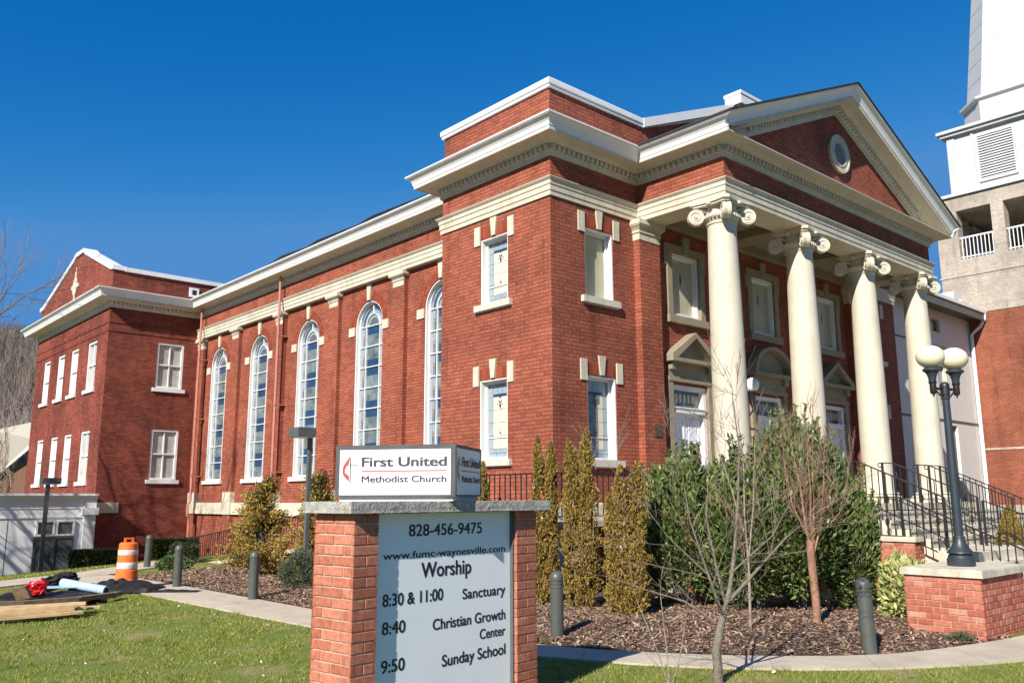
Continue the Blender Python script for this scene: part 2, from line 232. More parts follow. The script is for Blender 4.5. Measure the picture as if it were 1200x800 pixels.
# ------------------------------------------------------------------ mesh builder
class Fr:                     # wall frame: u along the wall, o out of it
    def __init__(s, ox, oy, ux, uy, nx, ny): s.a = (ox, oy, ux, uy, nx, ny)
    def P(s, u, z, o=0):
        a = s.a; return (a[0]+a[2]*u+a[4]*o, a[1]+a[3]*u+a[5]*o, z)
def wx(x): return Fr(x, 0, 0, 1, -1, 0)      # wall facing -X at x, u = y
def wy(y): return Fr(0, y, 1, 0, 0, -1)      # wall facing -Y at y, u = x
class MB:
    def __init__(s): s.v = []; s.f = []; s.m = []; s.sm = []
    def face(s, pts, m=0, smooth=False):
        i = len(s.v); s.v += [tuple(p) for p in pts]; s.f.append(tuple(range(i, i+len(pts)))); s.m.append(m); s.sm.append(smooth)
    def add(s, vs, fs, m=0, smooth=False):
        i = len(s.v); s.v += [tuple(p) for p in vs]
        for f in fs: s.f.append(tuple(k+i for k in f)); s.m.append(m); s.sm.append(smooth)
    def hexa(s, p, m=0):      # p: 8 pts, bottom 4 then top 4
        s.add(p, [(0, 3, 2, 1), (4, 5, 6, 7), (0, 1, 5, 4), (1, 2, 6, 5), (2, 3, 7, 6), (3, 0, 4, 7)], m)
    def box(s, x0, x1, y0, y1, z0, z1, m=0):
        s.hexa([(x0, y0, z0), (x1, y0, z0), (x1, y1, z0), (x0, y1, z0), (x0, y0, z1), (x1, y0, z1), (x1, y1, z1), (x0, y1, z1)], m)
    def fbox(s, F, u0, u1, z0, z1, o0, o1, m=0):
        s.hexa([F.P(u0, z0, o1), F.P(u1, z0, o1), F.P(u1, z0, o0), F.P(u0, z0, o0), F.P(u0, z1, o1), F.P(u1, z1, o1), F.P(u1, z1, o0), F.P(u0, z1, o0)], m)
    def obox(s, c, ax, ay, az, m=0):   # oriented box: centre and three half vectors
        c, ax, ay, az = map(Vector, (c, ax, ay, az))
        s.hexa([c-ax-ay-az, c+ax-ay-az, c+ax+ay-az, c-ax+ay-az, c-ax-ay+az, c+ax-ay+az, c+ax+ay+az, c-ax+ay+az], m)
    def bar(s, a, b, w, h, m=0, up_=(0, 0, 1)):
        a = Vector(a); b = Vector(b); d = (b-a); L = d.length; d.normalize(); uu = Vector(up_)
        sx = d.cross(uu)
        if sx.length < 1e-4: sx = Vector((1, 0, 0))
        sx.normalize(); sy = sx.cross(d); s.obox((a+b)/2, d*L/2, sx*w/2, sy*h/2, m)
    def prism(s, poly, z0, z1, m=0):
        n = len(poly); s.add([(x, y, z0) for x, y in poly]+[(x, y, z1) for x, y in poly],
            [tuple(reversed(range(n))), tuple(range(n, 2*n))]+[(i, (i+1) % n, n+(i+1) % n, n+i) for i in range(n)], m)
    def fprism(s, F, poly, o0, o1, m=0):      # polygon in (u,z) extruded out of wall
        n = len(poly); s.add([F.P(u, z, o0) for u, z in poly]+[F.P(u, z, o1) for u, z in poly],
            [tuple(reversed(range(n))), tuple(range(n, 2*n))]+[(i, (i+1) % n, n+(i+1) % n, n+i) for i in range(n)], m)
    def tube(s, pts, rad, n=8, m=0, caps=True, smooth=True):
        pts = [Vector(p) for p in pts]; k = len(pts); rad = rad if hasattr(rad, '__len__') else [rad]*k
        t = (pts[1]-pts[0]).normalized(); a = t.orthogonal().normalized(); vs = []
        for i in range(k):
            t2 = (pts[min(i+1, k-1)]-pts[max(i-1, 0)]).normalized()
            a = (a-t2*a.dot(t2)); a = a.normalized() if a.length > 1e-6 else t2.orthogonal().normalized()
            b = t2.cross(a)
            for j in range(n):
                q = 2*math.pi*j/n; vs.append(pts[i]+(a*math.cos(q)+b*math.sin(q))*rad[i])
        fs = [(i*n+j, i*n+(j+1) % n, (i+1)*n+(j+1) % n, (i+1)*n+j) for i in range(k-1) for j in range(n)]
        s.add(vs, fs, m, smooth)
        if caps:
            i0 = len(s.v)-k*n; s.f.append(tuple(reversed(range(i0, i0+n)))); s.f.append(tuple(range(i0+(k-1)*n, i0+k*n))); s.m += [m, m]; s.sm += [False, False]
    def lathe(s, prof, c=(0, 0, 0), n=24, m=0, smooth=True, axis=None, q0=0):
        c = Vector(c); A = Vector(axis).normalized() if axis else Vector((0, 0, 1)); a = A.orthogonal().normalized() if axis else Vector((1, 0, 0)); b = A.cross(a)
        vs = [c+A*z+(a*math.cos(q0+2*math.pi*j/n)+b*math.sin(q0+2*math.pi*j/n))*r for r, z in prof for j in range(n)]
        k = len(prof); fs = [(i*n+j, i*n+(j+1) % n, (i+1)*n+(j+1) % n, (i+1)*n+j) for i in range(k-1) for j in range(n)]
        if prof[0][0] > 1e-4: fs.append(tuple(reversed(range(n))))
        if prof[-1][0] > 1e-4: fs.append(tuple(range((k-1)*n, k*n)))
        s.add(vs, fs, m, smooth)
    def sweep(s, path, prof, skip=(), m=0, caps=True):
        P = [Vector(p) for p in path]; k = len(P); rows = []
        nr = []
        for i in range(k-1):
            d = (P[i+1]-P[i]).normalized(); nr.append(Vector((d.y, -d.x)))
        def at(i, off):
            if i == 0: return P[0]+nr[0]*off
            if i == k-1: return P[-1]+nr[-1]*off
            a, b = nr[i-1], nr[i]; mt = (a+b)
            if mt.length < 1e-5: return P[i]+a*off
            mt.normalize(); return P[i]+mt*(off/mt.dot(a))
        for i in range(k-1):
            if i in skip: continue
            vs = [(*at(i, o), z) for o, z in prof]+[(*at(i+1, o), z) for o, z in prof]; q = len(prof)
            s.add(vs, [(j, j+1, q+j+1, q+j) for j in range(q-1)], m)
            if caps and (i == 0 or i-1 in skip): s.face(vs[:q], m)
            if caps and (i == k-2 or i+1 in skip): s.face(vs[q:], m)
    def dentils(s, path, o0, o1, z0, z1, sp, wd, skip=(), m=0):
        for i in range(len(path)-1):
            if i in skip: continue
            a = Vector(path[i]); b = Vector(path[i+1]); d = b-a; L = d.length; d.normalize(); n = Vector((d.y, -d.x)); k = max(1, round(L/sp)); st = L/k
            for j in range(k+1):
                c = a+d*(j*st); p = [c-d*wd/2+n*o0, c+d*wd/2+n*o0, c+d*wd/2+n*o1, c-d*wd/2+n*o1]
                s.hexa([(*q, z0) for q in p]+[(*q, z1) for q in p], m)
def orig(o):
    return Vector(o.get('_o', (0, 0, 0)))
def build(mb, name, mats, parent=None, origin=None, sharp=35, recalc=True):
    mats = [mats] if not isinstance(mats, (list, tuple)) else mats
    if origin is None: origin = orig(parent) if parent else (0, 0, -H)
    o3 = Vector(origin)
    me = bpy.data.meshes.new(name)
    me.from_pydata([(v[0]-o3.x, v[1]-o3.y, v[2]-o3.z) for v in mb.v], [], mb.f)
    for x in mats: me.materials.append(M[x] if isinstance(x, str) else x)
    me.polygons.foreach_set('material_index', mb.m); me.polygons.foreach_set('use_smooth', mb.sm)
    if recalc:
        b = bmesh.new(); b.from_mesh(me); bmesh.ops.remove_doubles(b, verts=b.verts, dist=1e-5) if len(b.verts) < 60000 else None
        bmesh.ops.recalc_face_normals(b, faces=b.faces); b.to_mesh(me); b.free()
    if any(mb.sm): me.set_sharp_from_angle(angle=R(sharp))
    me.update()
    o = bpy.data.objects.new(name, me); COL.objects.link(o)
    if parent: o.parent = parent
    else: o.location = (o3.x, o3.y, o3.z+H)
    o['_o'] = tuple(o3)
    if parent:
        po = orig(parent); o.location = o3-po
    return o
def tag(o, label, cat, group=None, kind=None):
    if label: o['label'] = label
    if cat: o['category'] = cat
    if group: o['group'] = group
    if kind: o['kind'] = kind
    return o
def empty(name, loc, label, cat, group=None):
    e = bpy.data.objects.new(name, None); COL.objects.link(e); e.location = (loc[0], loc[1], loc[2]+H); e['_o'] = tuple(loc); e.empty_display_size = .2
    return tag(e, label, cat, group)
def copy_tree(o, parent=None):
    c = o.copy(); COL.objects.link(c); c.parent = parent
    for ch in list(o.children): copy_tree(ch, c)
    return c
def np_mesh(name, V, F, mat, parent=None, origin=(0, 0, -H), smooth=False):
    """V (n,3), F (m,k) numpy"""
    me = bpy.data.meshes.new(name); V = V-np.array(origin); k = F.shape[1]
    me.vertices.add(len(V)); me.vertices.foreach_set('co', V.astype(np.float32).ravel())
    me.loops.add(F.size); me.loops.foreach_set('vertex_index', F.astype(np.int32).ravel())
    me.polygons.add(len(F)); me.polygons.foreach_set('loop_start', np.arange(0, F.size, k, dtype=np.int32))
    me.materials.append(M[mat]); me.update(calc_edges=True); me.validate()
    o = bpy.data.objects.new(name, me); COL.objects.link(o); o['_o'] = tuple(origin)
    if parent: o.parent = parent; o.location = Vector(origin)-orig(parent)
    else: o.location = (origin[0], origin[1], origin[2]+H)
    return o
def gz(x, y):
    dd = (y-10.6)*.815-(x+6.7)*.58
    return -1.7-(.10*min(dd, 50) if dd > 0 else 0)

# ------------------------------------------------------------------ ground
def smooth_path(pts, n=10):
    out = []
    for i in range(len(pts)-1):
        p0, p1, p2, p3 = [np.array(pts[max(0, min(len(pts)-1, i+k))]) for k in (-1, 0, 1, 2)]
        for j in range(n):
            t = j/n; out.append(tuple(.5*((2*p1)+(-p0+p2)*t+(2*p0-5*p1+4*p2-p3)*t*t+(-p0+3*p1-3*p2+p3)*t**3)))
    out.append(tuple(pts[-1])); return out
mb = MB()
xs = [-900, -300, -120, -60]+[-40+i*2 for i in range(51)]+[80, 140, 300, 900]; ys = [-900, -300, -100, -50]+[-30+i*2 for i in range(51)]+[90, 130, 300, 900]
vs = [(x, y, gz(x, y)) for y in ys for x in xs]; k = len(xs)
mb.add(vs, [(j*k+i, j*k+i+1, (j+1)*k+i+1, (j+1)*k+i) for j in range(len(ys)-1) for i in range(k-1)], 0, True)
tag(build(mb, 'ground', 'ground', recalc=False), None, None, kind='structure')
near = smooth_path([(-5.75, 9.4), (-5.45, 8.2), (-5.2, 6.6), (-5.12, 3.4), (-4.95, -.4), (-4.62, -2.6), (-4.25, -4.0), (-3.7, -5.2), (-3.0, -6.15), (-1.97, -7.02), (-.5, -7.75), (1.6, -8.4), (4.5, -9), (12, -10.2)])
far = smooth_path([(-4.35, 10.2), (-4.2, 8.9), (-4.1, 7.2), (-4.05, 3.6), (-4.03, .6), (-3.95, -1.8), (-3.70, -3.55), (-3.2, -4.7), (-2.43, -5.72), (-1.36, -6.55), (.33, -7.0), (2.2, -7.2), (5.0, -7.5), (12, -8.0)])
M['added_asphalt_mat'] = plain('added_asphalt_dark', (.05, .05, .052), .9, .2, 3, bump=.4, bscale=80)
mb = MB(); mb.face([(-90, -70, -1.692), (-14.2, -70, -1.692), (-14.2, 0, -1.692), (-22, 60, -1.692), (-90, 60, -1.692)]); mb.face([(-14.2, -70, -1.692), (90, -70, -1.692), (90, -19, -1.692), (-14.2, -14.2, -1.692)]); mb.face([(13.5, -14.5, -1.692), (22, -17, -1.692), (22, 0, -1.692), (16.5, -.2, -1.692), (16.5, -9.5, -1.692)])  # asphalt sheets added around the view to cut light bounced off the ground
tag(build(mb, 'added_asphalt', 'added_asphalt_mat', recalc=False), None, None, kind='structure')
mb = MB(); zw = -1.7
for i in range(len(near)-1):
    L_ = lambda A, B, t: (A[0]+(B[0]-A[0])*t, A[1]+(B[1]-A[1])*t)
    e_ = .96 if i % 8 == 7 else 1
    p = [near[i], L_(near[i], near[i+1], e_), L_(far[i], far[i+1], e_), far[i]]
    mb.add([(x, y, zw-.05) for x, y in p]+[(x, y, zw+.02) for x, y in p], [(4, 5, 6, 7), (0, 1, 5, 4), (2, 3, 7, 6), (1, 2, 6, 5), (0, 3, 7, 4)], 0)
q = [(-16, 3.0), (-6.8, 8.65), (-5.75, 9.4), (-4.35, 10.2), (-2.6, 11.75), (-.75, 13.4)]; q2 = [(-16.6, 4.1), (-7.1, 9.75), (-5.95, 10.45), (-4.75, 11.25), (-3.2, 12.7), (-1.2, 14.6)]
for i in range(len(q)-1):
    p = [q[i], q[i+1], q2[i+1], q2[i]]
    mb.add([(x, y, gz(x, y)-.05) for x, y in p]+[(x, y, gz(x, y)+.024) for x, y in p], [(4, 5, 6, 7), (0, 1, 5, 4), (2, 3, 7, 6)], 0)
# joints are real grooves: thin dark strips would be paint, so cut the slab into slightly tilted bays
tag(build(mb, 'sidewalk', 'concrete'), None, None, kind='structure')
# mulch bed between the walk and the church
bed = far[6:104]
def bedz(x, y):
    # gently mounded
    d = min(math.hypot(x-a, y-b) for a, b in bed[::3]); return gz(x, y)+.008+.10*min(1, d/1.6)+.02*noise.noise(Vector((x*1.3, y*1.3, 0)))
mb = MB(); inner = []
cols = 10; rows = []
for (x, y) in bed:
    X2 = max(-.2, min(2.6, 1.2)) ; Y2 = y if y > -2 else -2+(y+2)*.25
    if x > -.5: X2 = x+.9
    rows.append([(x+(X2-x)*t/cols, y+(Y2-y)*t/cols) for t in range(cols+1)])
vv = [(x, y, bedz(x, y) if t else gz(x, y)+.006) for r_ in rows for t, (x, y) in enumerate(r_)]
mb.add(vv, [(i*(cols+1)+j, i*(cols+1)+j+1, (i+1)*(cols+1)+j+1, (i+1)*(cols+1)+j) for i in range(len(rows)-1) for j in range(cols)], 0, True)
tag(build(mb, 'mulch_bed', 'mulch', recalc=False), None, None, kind='structure')
# hill behind, on the left
mb = MB(); N = 60; vv = []; HV = []
for j in range(14):
    for i in range(N+1):
        a = R(-35+i*1.3); rr = 150+j*22; t = j/13
        hgt = (6+92*math.sin(min(1, t*1.05)*math.pi/2)**1.3)*(1.0-.30*(i/N))*(.9+.16*noise.noise(Vector((i*.16, j*.3, 1))))
        vv.append((CX+math.sin(a)*rr, CY+math.cos(a)*rr, -8+hgt*.92)); HV.append(-8+hgt*.92)
mb.add(vv, [(j*(N+1)+i, j*(N+1)+i+1, (j+1)*(N+1)+i+1, (j+1)*(N+1)+i) for j in range(13) for i in range(N)], 0, True)
tag(build(mb, 'hill', 'hill', recalc=False), None, None, kind='structure')

# ------------------------------------------------------------------ wall panels with openings
def arc_pts(u0, u1, zs, n=20):
    c = (u0+u1)/2; r = (u1-u0)/2
    return [(c-r*math.cos(math.pi*i/n), zs+r*math.sin(math.pi*i/n)) for i in range(n+1)]
def wall(mb, F, u0, u1, z0, z1, holes=(), dep=.2, m=0):
    """holes: (u0,u1,z0,z1[,spring]) ; arched when spring given (z1 = top of the arch)"""
    us = sorted({u0, u1, *[h[0] for h in holes], *[h[1] for h in holes]}); zs = sorted({z0, z1, *[h[2] for h in holes], *[h[3] for h in holes]})
    for i in range(len(us)-1):
        for j in range(len(zs)-1):
            uc = (us[i]+us[i+1])/2; zc = (zs[j]+zs[j+1])/2
            if any(h[0] < uc < h[1] and h[2] < zc < h[3] for h in holes): continue
            mb.face([F.P(us[i], zs[j]), F.P(us[i+1], zs[j]), F.P(us[i+1], zs[j+1]), F.P(us[i], zs[j+1])], m)
    for h in holes:
        a, b, c, d = h[:4]; top = h[4] if len(h) > 4 else d
        mb.face([F.P(a, c), F.P(a, top), F.P(a, top, -dep), F.P(a, c, -dep)], m); mb.face([F.P(b, c), F.P(b, top), F.P(b, top, -dep), F.P(b, c, -dep)], m)
        mb.face([F.P(a, c), F.P(b, c), F.P(b, c, -dep), F.P(a, c, -dep)], m)
        if len(h) > 4:
            A = arc_pts(a, b, top); r = (b-a)/2
            for k in range(len(A)-1):
                p, q = A[k], A[k+1]; mb.face([F.P(*p), F.P(*q), F.P(*q, -dep), F.P(*p, -dep)], m)
                mb.face([F.P(*p), F.P(*q), F.P(q[0], d), F.P(p[0], d)], m)
        else: mb.face([F.P(a, d), F.P(b, d), F.P(b, d, -dep), F.P(a, d, -dep)], m)
def frame_rect(mb, F, a, b, c, d, w_, o0, o1, m=0, wb=None):
    wb = w_ if wb is None else wb
    mb.fbox(F, a, a+w_, c, d, o0, o1, m); mb.fbox(F, b-w_, b, c, d, o0, o1, m)
    mb.fbox(F, a+w_, b-w_, d-w_, d, o0, o1, m); mb.fbox(F, a+w_, b-w_, c, c+wb, o0, o1, m)
def arch_ring(mb, F, c, zs, r0, r1, o0, o1, n=22, m=0, q0=0, q1=math.pi):
    for k in range(n):
        a = q0+(q1-q0)*k/n; b = q0+(q1-q0)*(k+1)/n
        P = lambda r, t: (c-r*math.cos(t), zs+r*math.sin(t))
        mb.fprism(F, [P(r0, a), P(r1, a), P(r1, b), P(r0, b)], o0, o1, m)
# entablature (offset from the wall plane, height)
ARCH = [(0, 5.706), (.035, 5.706), (.035, 5.80), (.052, 5.805), (.052, 5.915), (.068, 5.92), (.068, 6.0), (.085, 6.01), (.115, 6.045), (.115, 6.062), (0, 6.075)]
BED = [(0, 6.51), (.045, 6.51), (.045, 6.585), (.065, 6.60), (.065, 6.705), (.15, 6.71), (.17, 6.735), (.21, 6.765), (.235, 6.775), (.44, 6.778), (.44, 6.77), (.462, 6.77), (.462, 6.79), (0, 6.80)]
SIMA = [(.44, 6.792), (.466, 6.793), (.466, 6.835), (.478, 6.84), (.482, 6.855), (.487, 6.88), (.50, 6.92), (.53, 6.965), (.575, 7.0), (.597, 7.012), (.597, 7.025), (.614, 7.03), (.614, 7.06), (.57, 7.068), (0, 7.10)]
XP0, XP1, YP = 2.556, 11.91, -2.188; LB = 3.386; SX = 1.05; LW = 19.42; WXX = -2.05; WY2 = 28.75
path = [(SX, LW), (SX, LB), (0, LB), (0, 0), (XP0, 0), (XP0, YP), (XP1, YP), (XP1, 0), (14.47, 0), (14.47, LB), (13.42, LB), (13.42, LW)]
wpath = [(9, WY2), (WXX, WY2), (WXX, LW), (SX, LW), (SX, LB)]
church = empty('church', (7.2, 4, -H), 'red brick church with four cream columns, a pediment and five tall arched side windows', 'church')
# --- walls
SW = SX+.12
WU = [(4.95, 4), (8.13, 3), (11.42, 2), (14.62, 1), (17.72, 0)]
mb = MB()
wall(mb, wx(SW), LB, LW, -2.5, 6.55, [(c-.66, c+.66, .64, 5.24, 4.58) for c, _ in WU], .30)
wall(mb, wx(0), 0, LB, -1.9, 6.55, [(1.225, 2.065, 3.88, 5.275), (1.245, 2.085, .755, 2.335)], .26)
doors = [(4.13, 'p'), (7.233, 'a'), (10.33, 'p')]
fh = [(.933, 1.76, 3.875, 5.278), (.933, 1.76, .715, 2.33)]+[(c-.50, c+.50, 3.86, 5.28) for c, _ in doors]+[(c-.62, c+.62, -.12, 2.37) for c, _ in doors]+[(12.71, 13.53, 3.875, 5.278), (12.71, 13.53, .715, 2.33)]
wall(mb, wy(0), 0, 14.47, -1.9, 6.55, fh, .26)
mb.face([(0, LB, -2), (SW, LB, -2), (SW, LB, 6.55), (0, LB, 6.55)])
mb.face([(14.47, 0, -2), (14.47, LW, -2), (14.47, LW, 6.55), (14.47, 0, 6.55)]); mb.face([(SW, LW, -2), (14.47, LW, -2), (14.47, LW, 6.55), (SW, LW, 6.55)])
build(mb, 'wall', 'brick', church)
mb = MB(); P6 = .0      # brick frieze round the portico and the parapet blocks
mb.box(XP0, XP1, YP, YP+.55, 6.06, 6.55); mb.box(XP0, XP0+.55, YP+.55, -.003, 6.06, 6.55); mb.box(XP1-.55, XP1, YP+.55, -.003, 6.06, 6.55)
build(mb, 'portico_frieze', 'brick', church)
mb = MB(); mb.box(.02, 2.83, .02, LB-.02, 6.9, 7.93); mb.box(11.6, 14.45, .02, LB-.02, 6.9, 7.93)
def zr(x): return 8.12+.415*(min(x, 14.466-x)-2.8)
mb.fprism(wy(.03), [(2.832, 6.9), (11.634, 6.9), (11.634, 7.9), (7.233, zr(7.233)-.25), (2.832, 7.9)], -.35, 0)
mb.box(6.40, 8.07, -.22, .12, 8.6, 9.56)
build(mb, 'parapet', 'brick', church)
# coping
COP = [(-.02, 7.93), (.05, 7.93), (.05, 7.99), (.075, 8.0), (.075, 8.10), (.05, 8.13), (-.4, 8.15)]
mb = MB(); cp = [(2.85, LB-.02), (.02, LB-.02), (.02, .02), (2.83, .02)]
mb.sweep(cp, COP); mb.box(.3, 2.8, .3, LB-.3, 7.93, 8.1)
mb.sweep([(11.64, .02), (14.45, .02), (14.45, LB-.02)], COP)
F = wy(.03)
for sgn in (0, 1):
    xa, xb = (2.83, 6.35); pa = [(xa, zr(xa)-.21), (xb, zr(xb)-.21), (xb, zr(xb)), (xa, zr(xa))]
    if sgn: pa = [(14.466-u, z) for u, z in pa][::-1]
    mb.fprism(F, pa, -.42, .095)
mb.box(6.35, 8.12, -.28, .18, 9.56, 9.80); mb.box(6.33, 8.14, -.30, .20, 9.80, 9.88)
build(mb, 'coping', 'white', church)
mb = MB(); mb.fprism(F, [(2.84, 7.93-.02), (6.34, zr(6.34)-.33), (6.34, zr(6.34)-.212), (2.84, 8.12-.205)], -.30, .05); build(mb, 'coping_bed', 'stone', church)
# --- pilasters
PIL = [6.60, 9.80, 13.03, 16.2]
for c in PIL+[19.14]: mb = MB(); mb.fbox(wx(SW), c-.27, min(c+.27, LW-.003), -2.4, 5.72, -.05, .12); build(mb, 'pilaster', 'brick', church)
def cap_blocks(mb, F, c, wd, zt, o, ht=.40):
    # moulded pilaster capital: necking, swell, abacus
    h = wd/2
    mb.fbox(F, c-h-.008, c+h+.008, zt-ht, zt-ht+.15, 0, o+.012); mb.fbox(F, c-h-.03, c+h+.03, zt-ht+.15, zt-ht+.185, 0, o+.035)
    n = 5
    for i in range(n):
        t = (i+1)/n; e = .012+.075*(1-math.cos(t*math.pi/2))
        z0 = zt-ht+.185+(ht-.285)*i/n; mb.fbox(F, c-h-e, c+h+e, z0, z0+(ht-.285)/n, 0, o+e)
    mb.fbox(F, c-h-.10, c+h+.10, zt-.10, zt, 0, o+.10)
for c in PIL+[19.10]:
    mb = MB(); cap_blocks(mb, wx(SW), c, .46, 5.70, .12, .38)
    build(mb, 'pilaster_capital', 'stone', church)
# antae of the portico
for c in (2.74, 11.72):
    mb = MB(); mb.fbox(wy(0), c-.33, c+.33, -1.9, 5.36, .002, .17); p = build(mb, 'anta', 'brick', church)
    mb = MB(); cap_blocks(mb, wy(0), c, .66, 5.70, .17, .42); build(mb, 'capital', 'stone', p)
mb = MB(); mb.fbox(wy(-.17), 2.705, 2.92, 1.22, 1.47, .002, .018); build(mb, 'plaque', 'bronze', church)
# --- stone architrave and cornice
mb = MB(); mb.sweep(path[:], ARCH)
mb.box(XP0+.004, XP1-.004, YP+.004, YP+.62, 5.706, 6.055); mb.box(XP0+.004, XP0+.60, YP+.62, -.003, 5.706, 6.055); mb.box(XP1-.60, XP1-.004, YP+.62, -.003, 5.706, 6.055)
mb.box(SX+.002, SW+.05, LB, LW, 5.706, 6.05)
build(mb, 'architrave', 'stone', church)
mb = MB(); mb.box(SX, SW+.05, LB, LW-.002, 6.06, 6.55); build(mb, 'side_frieze', 'brick', church)
mb = MB(); path2 = path[:]; mb.sweep(path2, BED)
cor = build(mb, 'cornice', 'cream', church); mb = MB(); mb.sweep(path, SIMA, skip=(5,)); build(mb, 'crown_moulding', 'white', cor)
mb = MB(); mb.dentils(path, .064, .135, 6.61, 6.698, .138, .075, skip=(7, 8, 9, 10)); build(mb, 'dentil_course', 'cream', cor)
# roofs
mb = MB()
mb.face([(1.0, LB, 7.08), (1.0, LW, 7.08), (7.2, LW, 8.4), (7.2, LB, 8.4)]); mb.face([(7.2, LB, 8.4), (7.2, LW, 8.4), (14, LW, 7.08), (14, LB, 7.08)])
mb.face([(.8, LB, 6.9), (.8, LB, 7.3), (7.2, LB, 9.2), (13.6, LB, 7.3), (13.6, LB, 6.9)])
mb.box(2.6, 11.8, .34, LB, 7.0, 7.85)
build(mb, 'roof', 'dark_roof', church, recalc=False)
for i, (a, b) in enumerate(((6.3, 9.5), (9.56, 12.6), (12.66, 15.0))):
    mb = MB(); z = .0
    mb.hexa([(1.15, a, 7.30), (2.02, a, 8.00), (2.02, b, 8.10), (1.15, b, 7.40), (1.12, a, 7.34), (1.99, a, 8.04), (1.99, b, 8.14), (1.12, b, 7.44)])
    sp = build(mb, 'solar_panel', 'solar', church)
    mb = MB()
    for k in range(5):
        y = a+.2+(b-a-.4)*k/4; zz = .10*(y-a)/(b-a); mb.bar((1.97, y, 7.2), (1.97, y, 7.98+zz), .04, .04); mb.bar((1.12, y, 7.345+zz), (1.97, y, 8.03+zz), .03, .012)
    build(mb, 'rack', 'pole_gray', sp)
# --- pediment
XC = (XP0+XP1)/2; XL = XP0-.614; SL = (9.37-7.06)/(XC-XL)
RP = [(0, -.56), (.045, -.56), (.045, -.475), (.065, -.465), (.065, -.36), (.15, -.355), (.17, -.33), (.235, -.30), (.44, -.297), (.44, -.305), (.462, -.305), (.462, -.235), (.482, -.228), (.487, -.20), (.50, -.15), (.53, -.09), (.575, -.045), (.597, -.03), (.614, -.02), (.614, .0), (.60, .01), (-3.1, .012)]
mb = MB()
def rake(mb, prof, side):
    L = []; T = []
    for o, v in prof:
        xs_ = XL if v > -.23 else XL+(6.87-7.06-v)/SL
        z_ = 7.06+v+(xs_-XL)*SL
        x_ = xs_ if side == 0 else 2*XC-xs_
        L.append((x_, YP-o, z_)); T.append((XC, YP-o, 9.37+v))
    q = len(prof); mb.add(L+T, [(j, j+1, q+j+1, q+j) for j in range(q-1)])
    return L
for sd in (0, 1): Lp = rake(mb, RP[:12], sd)
rk = build(mb, 'raking_cornice', 'cream', church); mb = MB()
for sd in (0, 1): Lp = rake(mb, RP[11:], sd)
build(mb, 'crown_moulding', 'white', rk)
mb = MB()
for sd in (0, 1):
    k = 34
    for i in range(k):
        x = XL+1.45+(XC-XL-1.5)*i/(k-1); z = 7.06+(x-XL)*SL-.452; wd = .075
        x2 = x if sd == 0 else 2*XC-x; dz = SL*wd/2*(1 if sd == 0 else -1)
        p = [(x2-wd/2, z-dz), (x2+wd/2, z+dz), (x2+wd/2, z+dz+.085), (x2-wd/2, z-dz+.085)]
        mb.fprism(wy(YP), p, .064, .135)
build(mb, 'raking_dentil_course', 'cream', church)
mb = MB(); F = wy(YP+.01); z0 = 6.86; zt = 9.37-.56; x0 = XC-(zt-z0)/SL
mb.fprism(F, [(x0-.1, z0), (2*XC-x0+.1, z0), (XC, zt+.05)], -.25, 0); tym = build(mb, 'tympanum', 'brick', church)
mb = MB(); VZ = 7.83
vent = MB(); c = Fr(0, YP, 1, 0, 0, -1)
for r0, r1, o in ((.27, .46, .06), (.27, .31, .075), (.41, .46, .075)):
    arch_ring(vent, c, XC, VZ, r0, r1, .0, o, 32, 0, 0, 2*math.pi)
v = build(vent, 'round_vent', 'stone', church)
mb = MB()
for i in range(9):
    z = VZ-.24+i*.06; hw = math.sqrt(max(0, .27**2-(z-VZ)**2)); mb.hexa([(XC-hw, YP-.045, z-.02), (XC+hw, YP-.045, z-.02), (XC+hw, YP-.01, z+.02), (XC-hw, YP-.01, z+.02), (XC-hw, YP-.045, z-.008), (XC+hw, YP-.045, z-.008), (XC+hw, YP-.01, z+.032), (XC-hw, YP-.01, z+.032)])
build(mb, 'louvre', 'white', v)
mb = MB(); arch_ring(mb, c, XC, VZ, 0.0, .275, -.02, .002, 24, 0, 0, 2*math.pi); build(mb, 'vent_back', 'dark', v)
mb = MB()   # portico roof
for sd in (0, 1):
    a, b = (XL-.03, XC) if sd == 0 else (2*XC-XL+.03, XC)
    mb.add([(a, YP-.64, 7.055), (b, YP-.64, 9.385), (b, .0, 9.385), (a, .0, 7.055), (a, YP-.64, 7.09), (b, YP-.64, 9.42), (b, .0, 9.42), (a, .0, 7.09)], [(0, 1, 2, 3), (4, 5, 6, 7), (0, 1, 5, 4), (3, 0, 4, 7)])
build(mb, 'portico_roof', 'dark_roof', church)
# ceiling of the portico
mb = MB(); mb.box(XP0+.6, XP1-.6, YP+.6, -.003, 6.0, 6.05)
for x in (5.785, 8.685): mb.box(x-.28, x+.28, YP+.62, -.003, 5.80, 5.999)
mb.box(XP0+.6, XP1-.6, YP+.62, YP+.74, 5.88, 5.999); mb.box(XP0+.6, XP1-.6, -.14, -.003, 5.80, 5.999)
build(mb, 'portico_ceiling', 'tan_stone', church)
